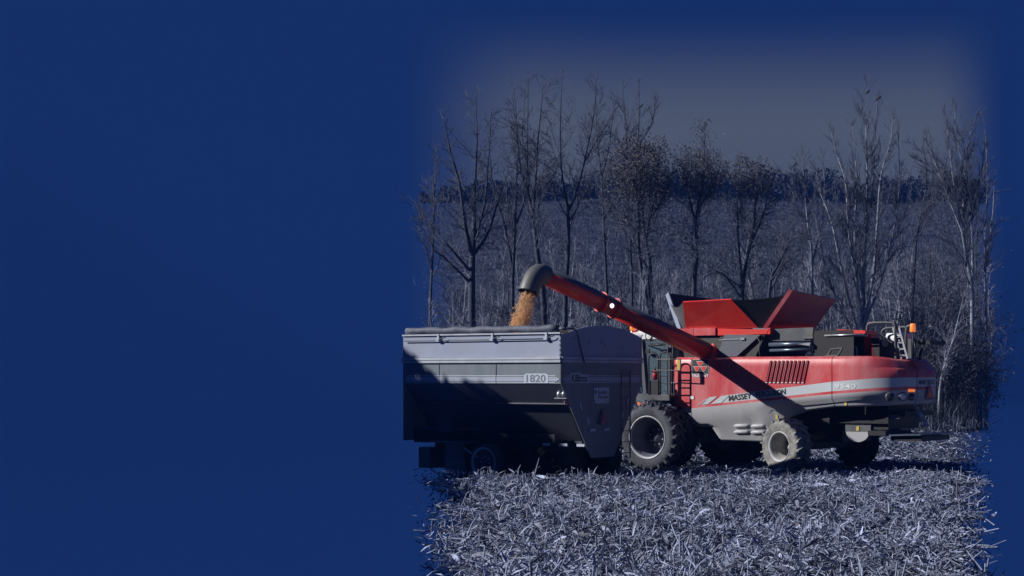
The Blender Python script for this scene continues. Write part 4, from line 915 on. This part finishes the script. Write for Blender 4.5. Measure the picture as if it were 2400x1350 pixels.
# chaff heaped on the axle housing
n = 900; xx = rng.uniform(3.6, 4.9, n); yy = rng.uniform(1.25, 2.05, n); zz = 1.62 + .28 * np.exp(-((xx - 4.25) / .5) ** 2) * rng.random(n)
V_, F_, k = strips(n, xx, yy, zz, rng.uniform(.06, .25, n), rng.uniform(.012, .03, n), rng.normal(0, .4, n), rng.uniform(0, 6.28, n), rng.normal(0, .7, n), rng.normal(0, .1, n), 2, rng.normal(0, .3, n))
T_ = np.repeat(np.clip(rng.normal(.6, .3, n), .1, 1.2), k); ch = np_mesh('chaff', V_, F_, 'residue', comb, tint=T_); ch['kind'] = 'stuff'
mb = MB(); mb.box((4.2, 1.6, 1.60), (1.3, .85, .06)); mb.build('fender_shelf', 'black', comb)

# ------------------------------------------------------------------ grain cart
cart = empty('grain_cart', (-2.377, 42.05, 0), R(180 - 33))
tag(cart, 'grey two tone grain cart under the auger with rolled tarp', 'grain cart')
W = 1.60; CL = 4.80
mb = MB(); mb.box((CL / 2, W - .02, 3.21), (CL, .04, .52)); mb.box((CL / 2, -W + .02, 3.21), (CL, .04, .52)); mb.build('upper_side_sheet', 'cart_light', cart)
mb = MB(); mb.box((CL / 2, W - .02, 2.575), (CL, .04, .49)); mb.box((CL / 2, -W + .02, 2.575), (CL, .04, .49)); mb.build('lower_side_sheet', 'cart_green', cart)
for z, h, pr in ((2.915, .06, .05), (2.845, .055, .035)):
    mb = MB()
    for s in (1, -1): mb.box((CL / 2, s * (W + pr / 2), z), (CL + .02, pr + .02, h))
    mb.box((-pr / 2, 0, z), (pr, 2 * W, h)); mb.build('belt_rail', 'cart_rail', cart)
mb = MB(); mb.box((CL / 2, W + .015, 3.485), (CL, .05, .035)); mb.box((CL / 2, -W - .015, 3.485), (CL, .05, .035)); mb.build('top_rail', 'cart_rail', cart)
for u in (3.65, 1.9):                                                 # sheet joints
    MB().box((u, W + .006, 2.58), (.02, .008, .47)).build('sheet_joint', 'slate', cart)
for u_ in (0.0, CL):                                                  # end sheets: arched head and tapering hopper end
    mb = MB(); hd = [(W, 2.94)] + [(W, 3.47)] + [(W * k_, 3.42 + .27 * (1 - k_ * k_)) for k_ in np.linspace(.97, -.97, 22)] + [(-W, 3.40), (-W, 2.94)]
    mb.slab([(u_, a, z) for a, z in hd], (.03 if u_ == 0 else -.03, 0, 0)); mb.build('end_head_sheet', 'cart_light', cart)
    mb = MB(); mb.slab([(u_, a, z) for a, z in ([(W, 2.935), (-W, 2.935), (-W, 2.33), (-.45, .60), (.45, .60), (W, 2.33)] if u_ == 0 else [(W, 2.935), (-W, 2.935), (-W, .95), (W, .95)])], (.03 if u_ == 0 else -.03, 0, 0)); mb.build('end_sheet', 'cart_green', cart)
mb = MB()
for s in (1, -1): mb.slab([(.035, s * (W - .005), 2.33), (CL - .035, s * (W - .005), 2.33), (CL - .05, s * .42, .98), (.3, s * .42, .98)], (0, -s * .03, .0))
mb.box((CL / 2, 0, .95), (CL - .6, .84, .06)); mb.build('hopper_slope', 'slate', cart)
MB().bar((.1, 1.225, 1.87), (CL - .1, 1.225, 1.87), .02, .03).build('hopper_rib', 'grey_dark', cart)
# corner bolts
for i in range(5):
    MB().box((.03, W + .008, 2.99 + i * .11), (.03, .012, .03)).build('bolt', 'slate', cart)
for (a, z) in ((1.1, 3.36), (.55, 3.28), (-.1, 3.22), (-.75, 3.15), (.05, 3.30), (-1.4, 3.06)):
    MB().box((-.006, a, z), (.012, .03, .03)).build('bolt', 'slate', cart)
# tarp roll, latches, crank
mb = MB(); pts = [(.12 + (CL - .2) * i / 24, W - .05 + .012 * math.sin(i * 2.1), 3.585 + .012 * math.sin(i * 1.3)) for i in range(25)]
mb.tube(pts, [.085 + .012 * math.sin(i * 1.7) for i in range(25)], 12); mb.build('tarp_roll', 'tarp', cart)
mb = MB()
for i in range(13):
    u = .2 + (CL - .4) * i / 12
    for j in range(9):
        a = -1.5 + 3.0 * j / 8; mb.v.append((u, a, 3.50 + .12 * math.cos(a) * (.55 + .45 * math.sin(i * 1.9 + 1)) + .02 * random.random()))
for i in range(12):
    for j in range(8): mb.f.append((i * 9 + j, i * 9 + j + 1, i * 9 + j + 10, i * 9 + j + 9)); mb.m.append(0); mb.sm.append(True)
nomid = [k for k, f in enumerate(mb.f) if 3 <= k // 8 <= 6]
mb.f = [f for k, f in enumerate(mb.f) if k not in nomid]; mb.m = [0] * len(mb.f); mb.sm = [True] * len(mb.f); mb.build('tarp_sheet', 'tarp', cart)
for u in (3.64, 1.98, .39):
    mb = MB(); mb.box((u, W + .045, 3.42), (.055, .03, .17)); mb.box((u, W + .06, 3.36), (.09, .06, .05)); mb.tube([(u - .02, W + .07, 3.36), (u - .15, W + .09, 3.40), (u - .24, W + .06, 3.42)], .012, 6, 1); mb.build('tarp_latch', ['cart_rail', 'slate'], cart)
mb = MB(); mb.tube([(.4, W + .05, 3.355), (CL - .1, W + .05, 3.345)], .014, 6); mb.build('tie_cord', 'slate', cart)
mb = MB(); mb.tube([(.14, W - .05, 3.585), (-.10, W - .05, 3.585)], .04, 10); mb.tube([tuple(p) for p in smooth_path([(-.08, 1.5, 3.60), (-.09, 1.25, 3.58), (-.09, 1.12, 3.50), (-.09, 1.02, 3.25), (-.08, .82, 2.82)], 5)], .022, 8); mb.build('tarp_crank', 'slate', cart)
# stripes and lettering; S(x, z) on the near side, E(v, z) on the rear end
def S(u, z, d=.006): return (u, W + d, z)
def E_(v, z, d=.006): return (-d, v, z)
for k, z in enumerate((2.513, 2.476, 2.436, 2.398, 2.362)):
    t_ = .009 if k != 2 else .016; e0 = .045 + abs(k - 2) * .055
    MB().slab([S(CL - .1, z + t_), S(e0, z + t_), S(e0, z - t_), S(CL - .1, z - t_)], (0, .003, 0)).build('stripe_line', 'cart_stripe', cart)
    MB().slab([E_(W - .06 - abs(k - 2) * .04, z + t_), E_(-W + .06 + abs(k - 2) * .04, z + t_), E_(-W + .06 + abs(k - 2) * .04, z - t_), E_(W - .06 - abs(k - 2) * .04, z - t_)], (-.003, 0, 0)).build('stripe_line', 'cart_stripe', cart)
mb = MB(); mb.slab([S(1.06, 2.345, .010), S(1.06, 2.53, .010), S(1.00, 2.565, .010), S(.44, 2.565, .010), S(.36, 2.53, .010), S(.36, 2.345, .010)], (0, .003, 0)); nb_ = mb.build('number_plate', 'cart_stripe', cart)
lettering('number', '1820', lambda x, y: S(.99 - .56 * x, 2.365 + .175 * y, .016), 'cart_green', nb_, .02)
mb = MB(); mb.slab([E_(1.26, 2.345, .010), E_(1.26, 2.58, .010), E_(.86, 2.58, .010), E_(.84, 2.55, .010), E_(.62, 2.54, .010), E_(.56, 2.345, .010)], (-.003, 0, 0)); kb = mb.build('name_plate', 'cart_stripe', cart)
lettering('maker_name', 'Killbros', lambda x, y: E_(1.22 - .60 * x, 2.365 + .185 * y, .016), 'decal', kb, .03)
mb = MB(); mb.slab([E_(.36, 2.235, .010), E_(-.24, 2.24, .010), E_(-.24, 1.865, .010), E_(.30, 1.865, .010), E_(.36, 1.98, .010)], (-.004, 0, 0)); sg_ = mb.build('seed_sign', 'cart_stripe', cart)
lettering('sign_lettering', 'Golden', lambda x, y: E_(.21 - .36 * x, 2.08 + .095 * y, .017), 'decal', sg_, .02)
lettering('sign_lettering', 'Harvest', lambda x, y: E_(.21 - .42 * x, 1.975 + .085 * y, .017), 'decal', sg_, .02)
lettering('sign_lettering', 'Corn', lambda x, y: E_(-.05 - .15 * x, 1.90 + .05 * y, .017), 'decal', sg_, .01)
mb = MB(); mb.slab([E_(.33, 2.12, .016), E_(.285, 2.19, .016), E_(.255, 2.15, .016), E_(.285, 2.07, .016)], (-.002, 0, 0)); mb.build('seed_mark', 'decal', sg_)
mb = MB(); mb.slab([E_(.04, 1.74, .03), E_(-.01, 1.74, .03), E_(-.18, 1.38, .03), E_(.22, 1.38, .03)], (-.01, 0, 0), 0); mb.bar((-.045, .18, 1.37), (-.045, .04, 1.62), .012, .02, 1); mb.build('slow_vehicle_triangle', ['smv_old', 'decal'], cart)
for (v, z, r_) in ((.86, 1.80, 0), (.60, 1.47, 0), (-.78, 1.55, 0), (-1.0, 1.90, 0)):
    s = 1 if v > 0 else -1; d = Vector((0, .42 * s, .9)).normalized() * .085; w_ = Vector((0, .9 * s, -.42)).normalized() * .025; p = Vector((-.008, v, z))
    MB().slab([p - d - w_, p + d - w_, p + d + w_, p - d + w_], (-.01, 0, 0)).build('edge_reflector', 'cart_stripe', cart)
for v, z in ((.43, 1.25), (-.13, 1.25)):
    MB().box((-.02, v, z), (.03, .22, .06)).build('edge_reflector', 'cart_stripe', cart)
for i in range(3):
    MB().box((.66 - .49 * i, 1.285, .93), (.22, .012, .06)).build('side_reflector', 'cart_stripe', cart)
mb = MB(); mb.box((.10, 1.45, 2.0), (.34, .10, .02)); 
for du in (.07, -.07): mb.tube([(.10 + du, 1.45, 2.02), (.10 + du, 1.45, 2.12), (.10 + du, 1.45, 2.17)], [.05, .055, .02], 10)
mb.build('marker_lamp', 'steel', cart)
MB().box((-.01, 1.38, 1.90), (.02, .22, .07)).build('tail_reflector', 'smv_old', cart)
ladder('rear_ladder', (-.10, -.79, 2.64), (-.10, -.79, .55), (0, 1, 0), .36, 8, .012, 'slate', cart)
# running gear
mb = MB(); mb.box((2.6, 1.18, 1.03), (4.3, .16, .26)); mb.box((2.6, -1.0, 1.03), (4.3, .16, .26)); mb.box((.7, 0, .85), (.3, 2.2, .3)); mb.box((2.2, 0, .6), (.25, 2.6, .2)); mb.box((3.9, 0, .9), (.3, 2.4, .2)); mb.box((2.7, .2, .62), (4.2, .5, .75)); mb.box((2.7, -.9, .5), (4.0, .06, .8)); mb.build('chassis_shade_fill', 'black', cart)  # beams, plus added dark sheets standing in for shade beneath the cart
for v, f_ in ((1.50, 1), (-1.50, -1)):
    for u in (1.62, .62): wheel(cart, (u, v * (.66 if v > 0 else .5), .52), .50, .46, .27, ('tyre_dark', 'black'), 0, 20, .5, .025, f_)  # tyres and rims coloured near black for the shade under the cart
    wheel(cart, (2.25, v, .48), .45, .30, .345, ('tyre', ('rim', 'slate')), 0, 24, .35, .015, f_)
mb = MB(); mb.box((3.3, 1.32, .60), (.62, .3, .62), None, 0, .04); mb.box((3.3, 1.44, .94), (1.3, .36, .05)); mb.box((2.95, 1.58, .42), (.25, .08, .22)); mb.bar((3.0, 1.5, .78), (2.5, 1.52, .68), .04); mb.bar((3.1, 1.5, .30), (2.5, 1.5, .32), .05); mb.box((4.15, 1.42, .55), (.35, .3, .5)); mb.build('tool_box', 'grey_dark', cart)
mb = MB(); mb.tube([(2.85, 1.62, .82), (2.7, 1.66, .74), (2.55, 1.64, .66), (2.42, 1.63, .60)], .022, 6); mb.build('hydraulic_hose', 'cart_light', cart)
mb = MB(); mb.tube([(CL - .05, 1.2, 1.24)] + [(CL - .1 - i * .12, 1.28, 1.24 + .025 * (i % 2)) for i in range(18)], .022, 6); mb.build('chain', 'grey_dark', cart)

# corn in the cart and falling from the spout
n = 2600
hx = rng.uniform(1.2, 3.8, n); hy = rng.uniform(-1.3, 1.3, n)
mb = MB(); NX, NY = 24, 16
for i in range(NX + 1):
    for j in range(NY + 1):
        u = .06 + (CL - .12) * i / NX; v = -1.54 + 3.08 * j / NY
        mb.v.append((u, v, 2.9 + .62 * math.exp(-((u - 2.5) / .9) ** 2 - (v / .7) ** 2) + random.uniform(-.01, .01)))
for i in range(NX):
    for j in range(NY): a = i * (NY + 1) + j; mb.f.append((a, a + 1, a + NY + 2, a + NY + 1)); mb.m.append(0); mb.sm.append(True)
heap = mb.build('corn_heap', 'corn'); heap.location = cart.location; heap.rotation_euler = cart.rotation_euler
at_ = heap.data.color_attributes.new('tint', 'FLOAT_COLOR', 'POINT'); at_.data.foreach_set('color', [1.0] * 4 * len(heap.data.vertices))
tag(heap, 'heap of orange corn inside the grain cart', 'corn', kind='stuff')
n = 5200; t = rng.random(n) ** .9
end = px(1205, 795, 43.3)
s0 = np.array(SPOUT); e0 = np.array(end)
ctr = s0[None] + np.outer(t, e0 - s0); ctr[:, 0] += -.10 * t * (1 - t) * -1.2
rad = (.16 + .09 * t) * rng.random(n) ** .62 * np.where(rng.random(n) < .16, 1.5, 1); an = rng.uniform(0, 6.28, n)
ctr += np.stack([np.cos(an) * rad * 1.05, np.sin(an) * rad, rng.normal(0, .03, n)], 1)
a = rng.normal(0, 1, (n, 3)); a /= np.linalg.norm(a, axis=1)[:, None]; b = np.cross(a, rng.normal(0, 1, (n, 3))); b /= np.linalg.norm(b, axis=1)[:, None]; c = np.cross(a, b)
s = rng.uniform(.008, .014, n)[:, None]
V_ = np.stack([ctr - a * s * 1.3, ctr + b * s, ctr + a * s * 1.3, ctr - b * s, ctr + c * s * .8, ctr - c * s * .8], 1).reshape(-1, 3)
tf = np.array([[0, 1, 4], [1, 2, 4], [2, 3, 4], [3, 0, 4], [1, 0, 5], [2, 1, 5], [3, 2, 5], [0, 3, 5]])
F_ = (np.arange(n)[:, None, None] * 6 + tf[None]).reshape(-1, 3)
tone = np.clip(rng.normal(1, .25, n), .4, 1.5); blue = rng.random(n) < .10
col = np.stack([tone * np.where(blue, .75, 1), tone * np.where(blue, 1.3, 1), tone * np.where(blue, 3.2, 1)], 1)
tag(np_mesh('falling_corn', V_, F_, 'corn', tint=np.repeat(col, 6, 0), tris=True), 'stream of orange corn falling from the auger spout into the cart', 'corn', kind='stuff')

# ------------------------------------------------------------------ blue evening air
HZ = (0.0155, 0.0607, 0.2415)
hm = bpy.data.materials.new('haze_air'); hm.use_nodes = True; ht = hm.node_tree; ht.nodes.clear()
pv = N(ht, 'ShaderNodeVolumePrincipled'); pv.inputs['Color'].default_value = HZ + (1,); pv.inputs['Density'].default_value = 0.0013
ho = N(ht, 'ShaderNodeOutputMaterial'); ht.links.new(pv.outputs[0], ho.inputs['Volume'])
hb = MB(); hb.box((0, 150, 20.4), (180, 370, 43.2)); M['haze_air'] = hm
tag(hb.build('haze', 'haze_air'), kind='stuff')
